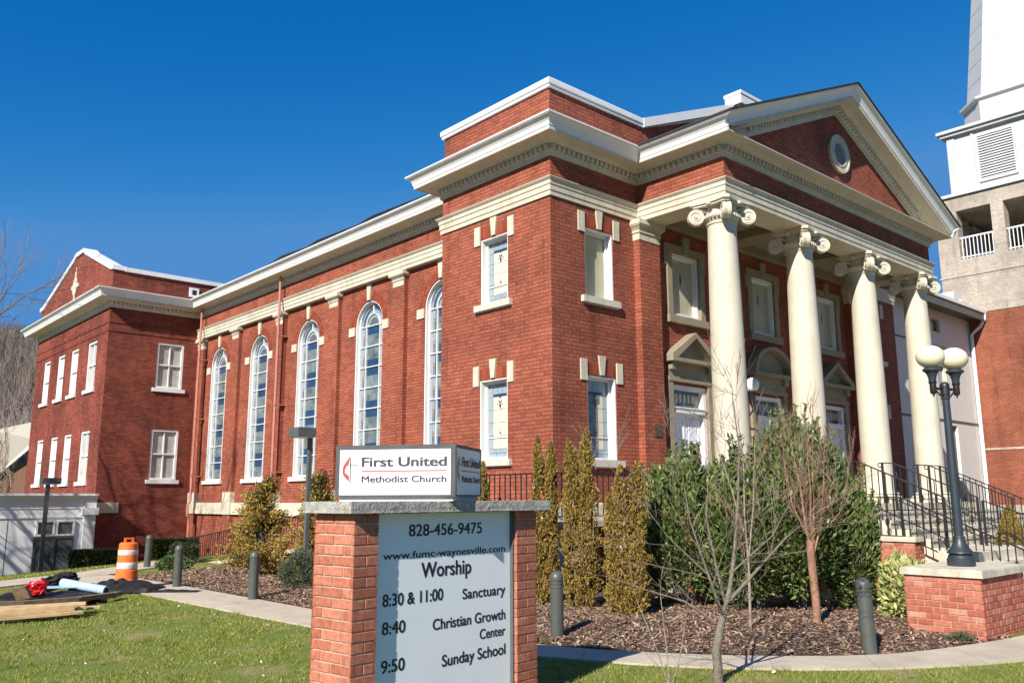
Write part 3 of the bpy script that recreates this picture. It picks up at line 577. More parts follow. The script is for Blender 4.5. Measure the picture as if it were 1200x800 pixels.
# --- columns
CXs = [2.886, 5.785, 8.685, 11.583]; CYY = -1.86
def column(i, x):
    c0 = (x, CYY, 0)
    mb = MB(); pr = []
    for k in range(15):
        t = k/14; r = .335-.058*(t**1.9); pr.append((r, .14+t*5.10))
    mb.lathe([(.36, .10), (.345, .125)]+pr, c0, 40); col_ = build(mb, 'column', 'column', church)
    mb = MB(); mb.lathe([(.47, -.03), (.485, .0), (.47, .035), (.42, .045), (.40, .065), (.43, .085), (.41, .115), (.355, .12)], c0, 36); mb.box(x-.49, x+.49, CYY-.49, CYY+.49, -.12, -.028); build(mb, 'base', 'column', col_)
    mb = MB(); mb.lathe([(.278, 5.235), (.30, 5.25), (.30, 5.275), (.285, 5.285), (.30, 5.32), (.345, 5.36), (.37, 5.41), (.36, 5.43), (.30, 5.45), (.30, 5.62)], c0, 36)
    # curved-in abacus
    for z0, z1, s in ((5.60, 5.645, .92), (5.645, 5.705, 1.0)):
        poly = []
        for q in range(4):
            a = R(45+90*q); p0 = Vector((math.cos(a), math.sin(a)))*.60*s; tn = Vector((-p0.y, p0.x)).normalized()
            a2 = R(135+90*q); p1 = Vector((math.cos(a2), math.sin(a2)))*.60*s; tn2 = Vector((-p1.y, p1.x)).normalized()
            A = p0+tn*.055; B = p1-tn2*.055; mid = (A+B)/2*.80
            for t in (0, .25, .5, .75, 1): poly.append(tuple(A*(1-t)**2+mid*2*t*(1-t)+B*t*t+Vector((x, CYY))))
        mb.prism(poly, z0, z1)
    for q in range(4):   # four corner volutes
        a = R(45+90*q); d = Vector((math.cos(a), math.sin(a), 0)); tn = Vector((-d.y, d.x, 0)); cc = Vector((x, CYY, 5.415))+d*.50
        wdt = .075
        mb.lathe([(0, -wdt*.8), (.145, -wdt), (.158, -wdt), (.158, -wdt*.4), (.145, 0), (.158, wdt*.4), (.158, wdt), (.145, wdt), (0, wdt*.8)], cc, 24, axis=tn)
        for sgn in (-1, 1):
            pts = []; rr = []
            for k in range(40):
                th = k/39*2*math.pi*2.1; r = .148*(1-th/(2*math.pi*2.1))**.8+.012; ang = math.pi/2+th
                pts.append(cc+d*(r*math.cos(ang))*1+Vector((0, 0, 1))*r*math.sin(ang)+tn*sgn*wdt); rr.append(.0125)
            mb.tube(pts, rr, 5, 0)
            mb.lathe([(.0, .02), (.022, .014), (.028, 0)], cc+tn*sgn*wdt, 10, axis=tn*sgn)
        # scroll band from the bell up and out over the volute
        pts = [Vector((x, CYY, 5.50))+d*.24, Vector((x, CYY, 5.56))+d*.36, Vector((x, CYY, 5.575))+d*.48]
        for i2 in range(2):
            p, p2 = pts[i2], pts[i2+1]; mb.bar(p, p2, wdt*2, .06)
        mb.tube([Vector((x, CYY, 5.44))+d*.28, Vector((x, CYY, 5.36))+d*.36, cc+Vector((0, 0, -.12))], [.05, .04, .02], 6)
    # egg-and-dart and a centre flower
    for q in range(28):
        a = 2*math.pi*q/28; mb.lathe([(0, -.035), (.022, -.02), (.026, .005), (.015, .03), (0, .035)], (x+.355*math.cos(a), CYY+.355*math.sin(a), 5.385), 6)
    for q in range(4):
        a = R(90*q); mb.lathe([(0, -.05), (.05, -.02), (.055, .03), (0, .05)], (x+.42*math.cos(a), CYY+.42*math.sin(a), 5.62), 8)
    build(mb, 'capital', 'column', col_)
for i, x in enumerate(CXs): column(i, x)
# --- bay windows
def lintel(F, a, b, zt, par):
    c = (a+b)/2
    for s in (-1, 1):
        e = a if s < 0 else b
        u0, u1 = (e-.19, e-.012) if s < 0 else (e+.012, e+.19)
        mb = MB(); mb.fbox(F, u0, u1, zt-.11, zt+.30, -.05, .028); build(mb, 'lintel_block', 'stone', par)
    mb = MB(); mb.fprism(F, [(c-.055, zt+.02), (c+.055, zt+.02), (c+.10, zt+.40), (c-.10, zt+.40)], -.05, .035); build(mb, 'keystone', 'stone', par)
    mb = MB(); n = int((b-a)/.0745)
    for i in range(n):
        u = a+(b-a)*i/n
        if abs(u+.037-c) < .115: continue
        mb.fbox(F, u+.004, u+(b-a)/n-.004, zt+.012, zt+.235, -.04, .005)
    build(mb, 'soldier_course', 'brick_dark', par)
def bay_window(F, a, b, c, d, style):
    mb = MB(); frame_rect(mb, F, a, b, c, d, .03, -.26, -.012, 0, .03); frame_rect(mb, F, a+.03, b-.03, c+.03, d-.03, .045, -.23, -.13, 0, .02)
    w_ = build(mb, 'window', 'white', church)
    mb = MB(); mb.fbox(F, a-.13, b+.13, c-.13, c-.002, -.14, .085); mb.fbox(F, a-.10, b+.10, c-.15, c-.13, -.02, .05); build(mb, 'sill', 'cream' if style != 'd' else 'cream', w_)
    lintel(F, a, b, d, w_)
    A, B, C, D = a+.075, b-.075, c+.045, d-.075; F0 = F; F = Fr(F0.a[0]-F0.a[4]*.06, F0.a[1]-F0.a[5]*.06, *F0.a[2:])
    if style == 'dim':
        mb = MB(); mb.fbox(F, A, B, C, D, -.13, -.12); build(mb, 'pane', 'glass_dim', w_); return
    mb = MB(); bw = .13
    us = [A, A+bw, B-bw, B]
    def pane(u0, u1, z0, z1, m): mb.fbox(F, u0+.004, u1-.004, z0+.004, z1-.004, -.13, -.122+random.uniform(-.002, .002), m)
    n = 5
    for k in range(n):
        z0 = C+.17+(D-C-.17)*k/n; z1 = C+.17+(D-C-.17)*(k+1)/n
        pane(us[0], us[1], z0, z1, 0); pane(us[2], us[3], z0, z1, 0)
        if k < n-1:
            h = (us[2]-us[1])/2; pane(us[1], us[1]+h, z0, z1, 1 if style == 'c' else 4); pane(us[1]+h, us[2], z0, z1, 1)
        else:
            for q in range(3): pane(us[1]+(us[2]-us[1])*q/3, us[1]+(us[2]-us[1])*(q+1)/3, z0+.05, z1, 0)
            pane(us[1], us[2], z0, z0+.05, 5)
    for q in range(4): pane(A+(B-A)*q/4, A+(B-A)*(q+1)/4, C+.085, C+.17, 0)
    for q in range(3): pane(A+(B-A)*q/3, A+(B-A)*(q+1)/3, C, C+.085, 0)
    # blue motif: shield over two diamonds
    uc = (A+B)/2; zc = C+(D-C)*.70
    for (du, dz, rx, rz) in ((0, .17, .028, .035), (0, .0, .030, .075), (-.075, .03, .014, .02), (.075, .03, .014, .02), (-.03, .08, .02, .025), (.03, .08, .02, .025), (0, -.52*(D-C)/1.4, .02, .03)):
        mb.fprism(F, [(uc+du-rx, zc+dz), (uc+du, zc+dz-rz), (uc+du+rx, zc+dz), (uc+du, zc+dz+rz)], -.12, -.114, 3)
    mb.fbox(F, A, B, C, D, -.142, -.131, 2)
    build(mb, 'pane', ['glass_pale', 'glass_cream', 'lead', 'motif', 'glass_sky', 'glass_blue'], w_)
    mb = MB()
    mb.fbox(F, A, B, C+(D-C)*.26, C+(D-C)*.26+.015, -.12, -.10); build(mb, 'support_bar', 'white', w_)
bay_window(wx(0), 1.225, 2.065, 3.88, 5.275, 'c'); bay_window(wx(0), 1.245, 2.085, .755, 2.335, 'c')
bay_window(wy(0), .933, 1.76, 3.875, 5.278, 'dim'); bay_window(wy(0), .933, 1.76, .715, 2.33, 'd')
bay_window(wy(0), 12.71, 13.53, 3.875, 5.278, 'dim'); bay_window(wy(0), 12.71, 13.53, .715, 2.33, 'd')
# --- tall arched windows
def arched_window(c):
    F = wx(SW); a, b, z0, zs = c-.66, c+.66, .64, 4.58; r = .66
    mb = MB(); fw_ = .035
    mb.fbox(F, a, a+fw_, z0, zs, -.27, -.02); mb.fbox(F, b-fw_, b, z0, zs, -.27, -.02); arch_ring(mb, F, c, zs, r-fw_, r, -.27, -.02, 24)
    mb.fbox(F, a+fw_, b-fw_, z0, z0+.05, -.27, -.05)
    mb.fbox(F, a+fw_, a+fw_+.035, z0, zs, -.22, -.11); mb.fbox(F, b-fw_-.035, b-fw_, z0, zs, -.22, -.11); arch_ring(mb, F, c, zs, r-fw_-.035, r-fw_, -.22, -.11, 24)
    W_ = build(mb, 'arched_window', 'white', church)
    A, B = a+fw_+.035, b-fw_-.035; FK = F; F = wx(SW+.02); ri = (B-A)/2; v1, v2 = A+.26, B-.26
    mb = MB(); n = 7; zz = [z0+.05+(zs-z0-.05)*i/n for i in range(n+1)]
    for z in zz[1:]: mb.fbox(F, A, B, z-.012, z+.012, -.155, -.105)
    mb.fbox(F, v1-.012, v1+.012, z0+.05, zs, -.156, -.107); mb.fbox(F, v2-.012, v2+.012, z0+.05, zs, -.156, -.107)
    rc = (v2-v1)/2; zc = zs
    arch_ring(mb, F, c, zs, rc-.012, rc+.012, -.156, -.107, 16); mb.fbox(F, c-.014, c+.014, zs+rc, zs+ri, -.156, -.107)
    build(mb, 'muntin', 'white', W_)
    mb = MB()
    mb.fprism(F, [(A, z0+.05), (B, z0+.05)]+arc_pts(A, B, zs, 20)[::-1], -.172, -.150, 1)
    def pane(u0, u1, z_0, z_1, m): mb.fbox(F, u0+.005, u1-.005, z_0+.005, z_1-.005, -.149, -.143+random.uniform(-.0015, .0015), m)
    for i in range(n):
        p, q = zz[i], zz[i+1]; h = q-p
        if i % 2 == 0: pane(v1+.02, v2-.02, p+.02, q-.22, 0); pane(v1+.02, v2-.02, q-.22, q-.02, 2)
        else: pane(v1+.02, v2-.02, p+.02, p+.20, 2); pane(v1+.02, v2-.02, p+.20, q-.02, 0)
        for (e0, e1) in ((A, v1-.02), (v2+.02, B)):
            w3 = (e1-e0)/3
            pane(e0, e0+w3, p, q, 3 if i % 2 else 2); pane(e0+2*w3, e1, p, q, 3); m_ = (p+q)/2
            pane(e0+w3, e0+2*w3, p, m_-.06, 0); pane(e0+w3, e0+2*w3, m_-.06, m_+.03, 4); pane(e0+w3, e0+2*w3, m_+.03, q, 3)
    for r0, r1, mm in ((rc+.03, rc+.11, 3), (rc+.115, rc+.19, 2), (rc+.195, ri-.01, 3), (rc-.11, rc-.03, 3)):
        for k in range(8):
            t0 = math.pi*k/8+.02; t1 = math.pi*(k+1)/8-.02; arch_ring(mb, F, c, zs, r0, r1, -.149, -.143, 2, mm, t0, t1)
    build(mb, 'pane', ['glass_sky', 'lead', 'glass_blue', 'glass_pale', 'glass_amber'], W_)
    F = FK; mb = MB(); mb.fbox(F, a-.10, b+.10, z0-.12, z0-.002, -.16, .075); build(mb, 'sill', 'white', W_)
    for s in (-1, 1):
        u0, u1 = (a-.30, a-.01) if s < 0 else (b+.01, b+.30); mb = MB(); mb.fbox(F, u0, u1, 4.36, 4.60, -.03, .032); build(mb, 'impost_block', 'stone', W_)
    mb = MB(); mb.fprism(F, [(c-.06, zs+r+.01), (c+.06, zs+r+.01), (c+.105, 5.703), (c-.105, 5.703)], -.03, .045)
    build(mb, 'keystone', 'stone', W_)
    mb = MB(); nb = 27
    for ring in range(2):
        r0 = r+.008+ring*.118; nb = 29+ring*4
        for k in range(nb):
            t0 = math.pi*k/nb+.008; t1 = math.pi*(k+1)/nb-.008
            if abs((t0+t1)/2-math.pi/2) < .10: continue
            if r0*math.sin(t0) < .03 and True: continue
            P = lambda r_, t: (c-r_*math.cos(t), zs+r_*math.sin(t)); mb.fprism(F, [P(r0, t0), P(r0+.108, t0), P(r0+.108, t1), P(r0, t1)], -.02, .006)
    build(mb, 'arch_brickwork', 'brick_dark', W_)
for c, _ in WU: arched_window(c)
# water table and pilaster blocks
mb = MB(); F = wx(SW)
mb.fbox(F, LB, LW-.01, -.47, -.10, -.02, .10)
build(mb, 'water_table', 'stone', church)
for c in PIL+[19.10]: mb = MB(); mb.fbox(F, c-.30, min(c+.30, LW-.004), -.475, .24, -.02, .155); build(mb, 'pilaster_base_block', 'stone', church)
mb = MB(); mb.sweep([(0, LB), (0, 0), (XP0-.15, 0)], [(0, -.45), (.05, -.45), (.05, -.12), (.03, -.085), (0, -.08)]); build(mb, 'bay_water_table', 'stone', church)
# downspouts
for (y, off) in ((12.72, .30), (18.72, .30)):
    mb = MB(); x = SW-off-.02
    mb.tube([(x, y, 6.75), (x, y, -.05), (x-.08, y, -.15), (x-.08, y, -.55), (x, y, -.65), (x, y, -2.0)], .040, 8)
    for z in (4.9, 2.8, .8): mb.box(x-.045, SW, y-.045, y+.045, z-.015, z+.015)
    build(mb, 'downspout', 'copper_pipe', church)
# --- portico doors and windows
F = wy(0)
for c, kind in doors:
    mb = MB(); a, b, z0, z1 = c-.50, c+.50, 3.86, 5.28
    frame_rect(mb, F, a, b, z0, z1, .07, -.14, -.01); frame_rect(mb, F, a+.07, b-.07, z0+.07, z1-.07, .03, -.13, -.06); w_ = build(mb, 'portico_window', 'white', church)
    mb = MB(); mb.fbox(F, a+.1, b-.1, z0+.1, z1-.1, -.125, -.115); mb.fprism(F, [(c-.03, 4.75), (c, 4.6), (c+.03, 4.75), (c, 4.95)], -.115, -.11, 1); build(mb, 'pane', ['glass_dim', 'motif'], w_)
    mb = MB()
    for s in (-1, 1):
        u0, u1 = (a-.16, a-.002) if s < 0 else (b+.002, b+.16); mb.fbox(F, u0, u1, z0, z1+.02, -.02, .055)
        u0, u1 = (a-.24, a-.162) if s < 0 else (b+.162, b+.24); mb.fbox(F, u0, u1, z1-.30, z1+.02, -.02, .045)
    mb.fbox(F, a-.24, b+.24, z1+.022, z1+.17, -.02, .06); mb.fbox(F, a-.20, b+.20, z0-.16, z0-.002, -.02, .11)
    mb.fprism(F, [(c-.09, z1+.0), (c+.09, z1+.0), (c+.13, z1+.38), (c-.13, z1+.38)], .0, .085)
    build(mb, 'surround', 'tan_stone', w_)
    # door
    a, b, zt = c-.62, c+.62, 2.37
    mb = MB(); mb.fbox(F, a, a+.11, -.12, zt, -.16, -.01); mb.fbox(F, b-.11, b, -.12, zt, -.16, -.01); mb.fbox(F, a+.11, b-.11, zt-.09, zt, -.16, -.01); mb.fbox(F, a+.11, b-.11, 1.78, 1.87, -.16, .03); mb.fbox(F, a+.06, b-.06, 1.872, 1.90, -.10, .05)
    D_ = build(mb, 'door_frame', 'white', church)
    mb = MB()
    for s in (-1, 1):
        u0, u1 = (a+.11, c-.006) if s < 0 else (c+.006, b-.11)
        mb.fbox(F, u0, u1, -.11, 1.78, -.15, -.115)
        for (p0, p1) in ((.05, .42), (.52, 1.05), (1.15, 1.66)): frame_rect(mb, F, u0+.07, u1-.07, p0, p1, .035, -.116, -.10); mb.fbox(F, u0+.14, u1-.14, p0+.07, p1-.07, -.116, -.106)
    dd = build(mb, 'door_leaf', 'door_white', D_)
    mb = MB(); mb.fbox(F, a+.11, b-.11, 1.90, zt-.09, -.14, -.13)
    for k in range(7): u = a+.11+(b-a-.22)*(k+.5)/7; mb.fbox(F, u-.045, u+.045, 2.02, 2.20, -.13, -.126, 1)
    build(mb, 'transom', ['glass', 'glass_dim', 'lead'], D_)
    mb = MB()
    for s in (-1, 1):
        u0, u1 = (a-.16, a-.002) if s < 0 else (b+.002, b+.16); mb.fbox(F, u0, u1, -.12, zt+.06, -.02, .07)
        mb.fbox(F, c+s*.66-.09, c+s*.66+.09, zt+.30, zt+.50, -.02, .16)
    mb.fbox(F, a-.16, b+.16, zt+.062, zt+.16, -.02, .09); mb.fbox(F, a-.12, b+.12, zt+.162, zt+.46, -.02, .06); mb.fbox(F, a-.22, b+.22, zt+.462, zt+.54, -.02, .26)
    zb = zt+.542
    if kind == 'p':
        hw = .84; ht = .53
        mb.fprism(F, [(c-hw+.08, zb), (c+hw-.08, zb), (c, zb+ht-.06)], -.02, .06)
        for s in (-1, 1): p = [(c+s*hw, zb), (c+s*hw, zb+.07), (c, zb+ht+.07), (c, zb+ht-.05), (c+s*(hw-.17), zb+.001)]; mb.fprism(F, p, -.02, .26)
    else:
        mb.fprism(F, [(c-.7, zb), (c+.7, zb)]+[(c+.7*math.cos(t), zb+.54*math.sin(t)) for t in [math.pi*k/16 for k in range(1, 16)]], -.02, .06)
        for k in range(18):
            t0, t1 = math.pi*k/18, math.pi*(k+1)/18; P = lambda s_, t: (c-s_*.84*math.cos(t), zb+s_*.64*math.sin(t)); mb.fprism(F, [P(.86, t0), P(1, t0), P(1, t1), P(.86, t1)], -.02, .26)
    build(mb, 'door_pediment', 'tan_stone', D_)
# porch floor slab and its brick base
mb = MB(); mb.box(XP0-.2, XP1+.2, -2.78, -.003, -.26, -.12); build(mb, 'porch_floor', 'stone_cap', church)
mb = MB(); mb.box(XP0-.1, XP1+.1, -2.68, -.19, -1.9, -.262); build(mb, 'porch_base', 'brick', church)

# ------------------------------------------------------------------ school wing
wing = empty('school_wing', (1, 24, -H-.6), 'two-storey brick wing with stepped gable at the left end of the church', 'building')
mb = MB(); side = [(21.08, .50), (23.2, .44), (24.98, .44), (27.0, .44)]
wh = [(c-h, c+h, z0, z1) for c, h in side for z0, z1 in ((3.82, 5.52), (.62, 2.36))]
wall(mb, wx(WXX), LW, WY2, -3.5, 6.55, wh, .16)
fwh = [(-.38, .56, 3.86, 5.48), (-.38, .56, .68, 2.42)]
wall(mb, wy(LW), WXX, SX+.1, -3.2, 6.55, fwh, .16)
mb.face([(WXX, WY2, -3.4), (9, WY2, -3.4), (9, WY2, 6.55), (WXX, WY2, 6.55)]); mb.face([(9, WY2, -3.4), (9, LW, -3.4), (9, LW, 6.55), (9, WY2, 6.55)])
for s in (WY2-.04, ): pass
# projecting string courses of brick
for z in (6.02, 5.72): mb.fbox(wy(LW), WXX-.02, SX, z-.04, z, .001, .022); mb.fbox(wx(WXX), LW+.0, WY2, z-.04, z, .001, .022)
# gable parapet
g = [(LW, 6.9), (WY2, 6.9), (WY2, 7.85), (28.45, 7.86), (24.35, 9.10), (24.05, 9.25), (23.05, 9.25), (22.8, 9.10), (LW+.15, 7.86), (LW, 7.86)]
mb.fprism(wx(WXX), g, -.35, 0); mb.fbox(wy(LW), WXX+.352, SX+.2, 6.9, 7.82, -.3, 0); mb.box(SX+.2, 9, LW, LW+.3, 6.9, 7.82)
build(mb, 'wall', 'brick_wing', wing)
mb = MB(); F = wx(WXX)
cpz = [(WY2+.06, 7.85), (28.4, 7.86), (24.35, 9.10), (24.05, 9.25), (23.05, 9.25), (22.8, 9.10), (LW+.15, 7.86), (LW-.06, 7.84)]
for i in range(len(cpz)-1):
    (a, z0), (b, z1) = cpz[i], cpz[i+1]; mb.fprism(F, [(a, z0), (b, z1), (b, z1+.15), (a, z0+.15)], -.42, .07)
mb.fbox(wy(LW), WXX+.36, 9, 7.82, 7.97, -.36, .07)
build(mb, 'coping', 'white', wing)
mb = MB(); mb.sweep(wpath, BED, skip=(0, 3)); c_ = build(mb, 'cornice', 'cream', wing); mb = MB(); mb.sweep(wpath, SIMA, skip=(0, 3)); build(mb, 'crown_moulding', 'white', c_)
mb = MB(); mb.dentils(wpath, .064, .135, 6.61, 6.698, .138, .075, skip=(0, 1, 3)); build(mb, 'dentil_course', 'cream', c_)
mb = MB()
mb.face([(WXX+.3, LW+.2, 7.85), (9, LW+.2, 7.85), (9, 24, 9.05), (WXX+.3, 24, 9.05)]); mb.face([(WXX+.3, 24, 9.05), (9, 24, 9.05), (9, WY2, 7.8), (WXX+.3, WY2, 7.8)]); build(mb, 'roof', 'wing_roof', wing, recalc=False)
mb = MB(); cy_, cz_ = 24.0, 8.08     # stone ornament on the gable
mb.fprism(wx(WXX), [(cy_+.26*math.cos(t), cz_+.36*math.sin(t)) for t in [2*math.pi*k/16 for k in range(16)]], 0, .03)
for du, dz, a, b in ((0, .47, .07, .14), (0, -.47, .07, .14), (.36, 0, .12, .07), (-.36, 0, .12, .07)): mb.fbox(wx(WXX), cy_+du-a, cy_+du+a, cz_+dz-b, cz_+dz+b, 0, .025)
for dz in (.66, -.62): mb.fbox(wx(WXX), cy_-.03, cy_+.03, cz_+dz-.09, cz_+dz+.09, 0, .02)
build(mb, 'gable_ornament', 'stone', wing)
mb = MB(); mb.fbox(wy(LW), .60, .95, 7.28, 7.62, .001, .05); sc = build(mb, 'scupper', 'white', wing); mb = MB(); mb.fbox(wy(LW), .70, .86, 7.36, 7.54, .05, .054); build(mb, 'opening', 'dark', sc)
for (u0, u1, z0, z1, F, lit) in [(c-h, c+h, z0, z1, wx(WXX), i) for i, (c, h) in enumerate(side) for z0, z1 in ((3.82, 5.52), (.62, 2.36))]+[(*h, wy(LW), -1) for h in fwh]:
    mb = MB(); frame_rect(mb, F, u0, u1, z0, z1, .07, -.14, -.02); zm = (z0+z1)/2+.02; mb.fbox(F, u0+.07, u1-.07, zm-.025, zm+.025, -.12, -.04)
    if lit == -1 or lit == 0: mb.fbox(F, (u0+u1)/2-.018, (u0+u1)/2+.018, z0+.07, zm-.025, -.12, -.05); mb.fbox(F, (u0+u1)/2-.018, (u0+u1)/2+.018, zm+.025, z1-.07, -.12, -.05)
    w_ = build(mb, 'window', 'white', wing)
    mb = MB(); mb.fbox(F, u0-.10, u1+.10, z0-.13, z0-.002, -.1, .07); build(mb, 'sill', 'white', w_)
    mb = MB(); mb.fbox(F, u0+.07, u1-.07, z0+.07, z1-.07, -.11, -.10); build(mb, 'pane', 'pane_gray' if lit in (-1, 0) else 'blind', w_)
mb = MB(); mb.fbox(wy(LW), WXX-.04, WXX+.75, -.42, -.08, 0, .05); build(mb, 'stone_band_stub', 'stone', wing)

# ------------------------------------------------------------------ white glazed entrance annex on the left
ann = empty('white_annex', (-5, 19, -H-.6), 'low white panelled annex with glazed doors against the left brick wing', 'annex')
AY = 18.95; mb = MB(); A0, A1 = -9.5, WXX-.09; F = wy(AY)
mb.box(A0, A1, AY, AY+3.0, -3.2, -.02)
for z0, z1, o in ((-.02, .06, .05), (.06, .14, .12), (.14, .21, .20), (-.26, -.22, .02), (-.55, -.50, .03)): mb.box(A0-.02, A1+.02, AY-o, AY+3.02, z0, z1)
mb.fbox(F, A1-.35, A1, -3.2, -.02, 0.001, .09); mb.fbox(F, A1-.42, A1+.05, -.46, -.24, .001, .2)
build(mb, 'wall', 'white', ann)
mb = MB()
for k in range(14):
    u = A0+.2+k*.36
    if u < -3.95: mb.fbox(F, u-.008, u+.008, -3.2, -.56, .001, .006)
build(mb, 'panel_joint', 'pole_gray', ann)
for u0, u1 in ((-3.84, -3.30), (-3.27, -2.73)):
    mb = MB(); frame_rect(mb, F, u0, u1, -1.10, -.62, .055, .001, .06); fr_ = build(mb, 'transom_window', 'white', ann); mb = MB(); mb.fbox(F, u0+.056, u1-.056, -1.04, -.68, .001, .02); build(mb, 'pane', 'glass', fr_)
    mb = MB(); frame_rect(mb, F, u0-.04, u1, -3.1, -1.12, .05, .001, .05); fr_ = build(mb, 'glass_door', 'pole_gray', ann); mb = MB(); mb.fbox(F, u0+.012, u1-.052, -3.05, -1.18, .001, .02); build(mb, 'pane', 'glass', fr_)
mb = MB(); mb.box(-6.1, -5.5, AY+.3, AY+.9, .21, .45); build(mb, 'roof_unit', 'pole_gray', ann)

# ------------------------------------------------------------------ far brown house
fh_ = empty('brown_house', (-3, 45, -H-2), 'brown brick house with a tan roof at the far left behind the wing', 'house')
E1, E2, T1, T2 = [Vector(v) for v in ((-0.64, 33.54, 2.77), (10.46, 98.84, 2.42), (2.34, 46.79, 4.73), (13.12, 115.36, 8.83))]
mb = MB(); dn = Vector((0, 0, -.16)); mb.hexa([E1+dn, E2+dn, T2+dn, T1+dn, E1, E2, T2, T1]); build(mb, 'roof', 'tan_roof', fh_)
mb = MB(); i_ = Vector((.45, .1, 0)); a_, b_ = E1+i_+dn*1.3, E2+i_+dn*1.3; q_ = Vector((9, 1, 0))
mb.hexa([Vector((v.x, v.y, -7)) for v in (a_, b_, b_+q_, a_+q_)]+[a_, b_, b_+q_, a_+q_]); build(mb, 'wall', 'brick_far', fh_)
mb = MB(); o_ = Vector((-.05, 0, 0)); mb.bar(E1+dn*.5+o_, E2+dn*.5+o_, .05, .22); build(mb, 'fascia', 'white', fh_)

# ------------------------------------------------------------------ gray annex between church and tower
ga = empty('stucco_connector', (18, 4, -H), 'pale gray stucco building between the portico and the bell tower', 'building')
GY = 1.0; F = wy(GY); TX = 23.2
mb = MB(); wall(mb, F, 14.475, TX-.003, -2, 6.9, [(19.75, 20.45, 5.72, 6.25), (19.9, 20.6, 3.1, 4.6), (20.35, 21.25, -.2, 2.55)], .2); build(mb, 'wall', 'gray_wall', ga)
mb = MB(); mb.fbox(F, 14.48, TX-.01, 2.60, 2.67, .001, .02); mb.fbox(F, 14.48, TX-.01, 5.2, 5.26, .001, .02); build(mb, 'reveal_band', 'pole_gray', ga)
mb = MB(); mb.box(14.0, TX-.01, GY-.62, GY-.56, 6.45, 6.80); mb.box(14.0, TX-.01, GY-.559, GY-.003, 6.55, 6.60); build(mb, 'fascia', 'pole_gray', ga)
mb = MB(); mb.box(14.0, TX-.01, GY-.66, GY-.62, 6.74, 6.86); build(mb, 'gutter', 'white', ga)
mb = MB(); mb.hexa([(14.4, GY-.62, 6.81), (TX-.01, GY-.62, 6.81), (TX-.01, GY+5, 7.3), (14.4, GY+5, 7.3), (14.4, GY-.62, 6.86), (TX-.01, GY-.62, 6.86), (TX-.01, GY+5, 7.36), (14.4, GY+5, 7.36)]); build(mb, 'roof', 'dark_roof', ga)
for (a, b, c, d_, mt) in ((19.75, 20.45, 5.72, 6.25, 'glass'), (19.9, 20.6, 3.1, 4.6, 'glass_pale')):
    mb = MB(); frame_rect(mb, F, a, b, c, d_, .05, -.15, -.02); w_ = build(mb, 'window', 'stone', ga); mb = MB(); mb.fbox(F, a+.05, b-.05, c+.05, d_-.05, -.12, -.11); build(mb, 'pane', mt, w_)
mb = MB(); frame_rect(mb, F, 20.35, 21.25, -.2, 2.55, .07, -.15, .0); w_ = build(mb, 'door', 'white', ga); mb = MB(); mb.fbox(F, 20.42, 21.18, -.15, 2.48, -.12, -.10); build(mb, 'leaf', 'old_wood', w_)
mb = MB(); x = TX-.12; mb.tube([(x, GY-.6, 6.75), (x, GY-.6, 6.55), (x, GY-.45, 6.3), (x, GY-.1, 6.0), (x, GY-.1, -1.5)], .065, 8); build(mb, 'downspout', 'white_pipe', ga)
mb = MB(); mb.box(21.2, 21.6, GY-.3, GY+.2, 6.9, 7.35); mb.box(21.9, 22.4, GY-.3, GY+.2, 6.88, 7.15); build(mb, 'roof_curb', 'white', ga)

# ------------------------------------------------------------------ bell tower
tw = empty('bell_tower', (27, -2, -H), 'tall bell tower of orange brick and stone with a white steeple', 'tower')
TY1 = 1.82; TY0 = -6.6; TX1 = TX+(TY1-TY0); cx_, cy_ = (TX+TX1)/2, (TY0+TY1)/2
mb = MB(); mb.box(TX, TX1, TY0, TY1, -2.2, 6.83); mb.fbox(wx(TX), TY0, TY1, 1.66, 1.72, .001, .012, 0); build(mb, 'brick_shaft', 'brick_tower', tw)
mb = MB(); mb.box(TX-.03, TX1+.03, TY0-.03, TY1+.03, -.55, -.28); mb.fbox(wx(TX), TY0, TY1, 1.70, 1.77, .001, .02); build(mb, 'belt_course', 'tower_stone', tw)
ops = [(-.18, 1.05), (-1.85, -.62), (-3.5, -2.27), (-5.2, -3.95)]
mb = MB()
wall(mb, wx(TX-.02), TY0, TY1, 6.832, 11.5, [(a, b, 8.98, 10.92) for a, b in ops], .5)
wall(mb, Fr(0, TY0-.0, 1, 0, 0, -1), TX-.02, TX1, 6.832, 11.5, [(TX+.7+i*1.7, TX+2.0+i*1.7, 8.98, 10.92) for i in range(4)], .5)
wall(mb, Fr(0, TY1, 1, 0, 0, 1), TX-.02, TX1, 6.832, 11.5, [(TX+.7+i*1.7, TX+2.0+i*1.7, 8.98, 10.92) for i in range(4)], .5)
wall(mb, Fr(TX1, 0, 0, 1, 1, 0), TY0, TY1, 6.832, 11.5, [(a, b, 8.98, 10.92) for a, b in ops], .5)
mb.box(TX+.0, TX1-.1, TY0+.1, TY1-.1, 8.7, 8.95)
mb.box(TX+.0, TX1-.1, TY0+.1, TY1-.1, 11.1, 11.45)
mb.box(TX-.05, TX1+.05, TY0-.05, TY1+.05, 8.30, 8.36)
build(mb, 'stone_belfry', 'tower_stone', tw)
for i, (a, b) in enumerate(ops):
    mb = MB(); z = 9.02; F = wx(TX+.12)
    mb.fbox(F, a, b, 9.82, 9.88, -.02, .02); mb.fbox(F, a, b, 9.06, 9.10, -.02, .02)
    for k in range(9): u = a+(b-a)*(k+.5)/9; mb.fbox(F, u-.015, u+.015, 9.0, 9.82, -.012, .012)
    build(mb, 'balcony_rail', 'white', tw)
mb = MB(); s_ = .45
mb.box(TX-.12, TX1+.12, TY0-.12, TY1+.12, 11.50, 11.62)
B0, B1, D0, D1 = TX+.15, TX1-.15, TY0+.6, TY1-.62
mb.box(B0, B1, D0, D1, 11.62, 14.0)
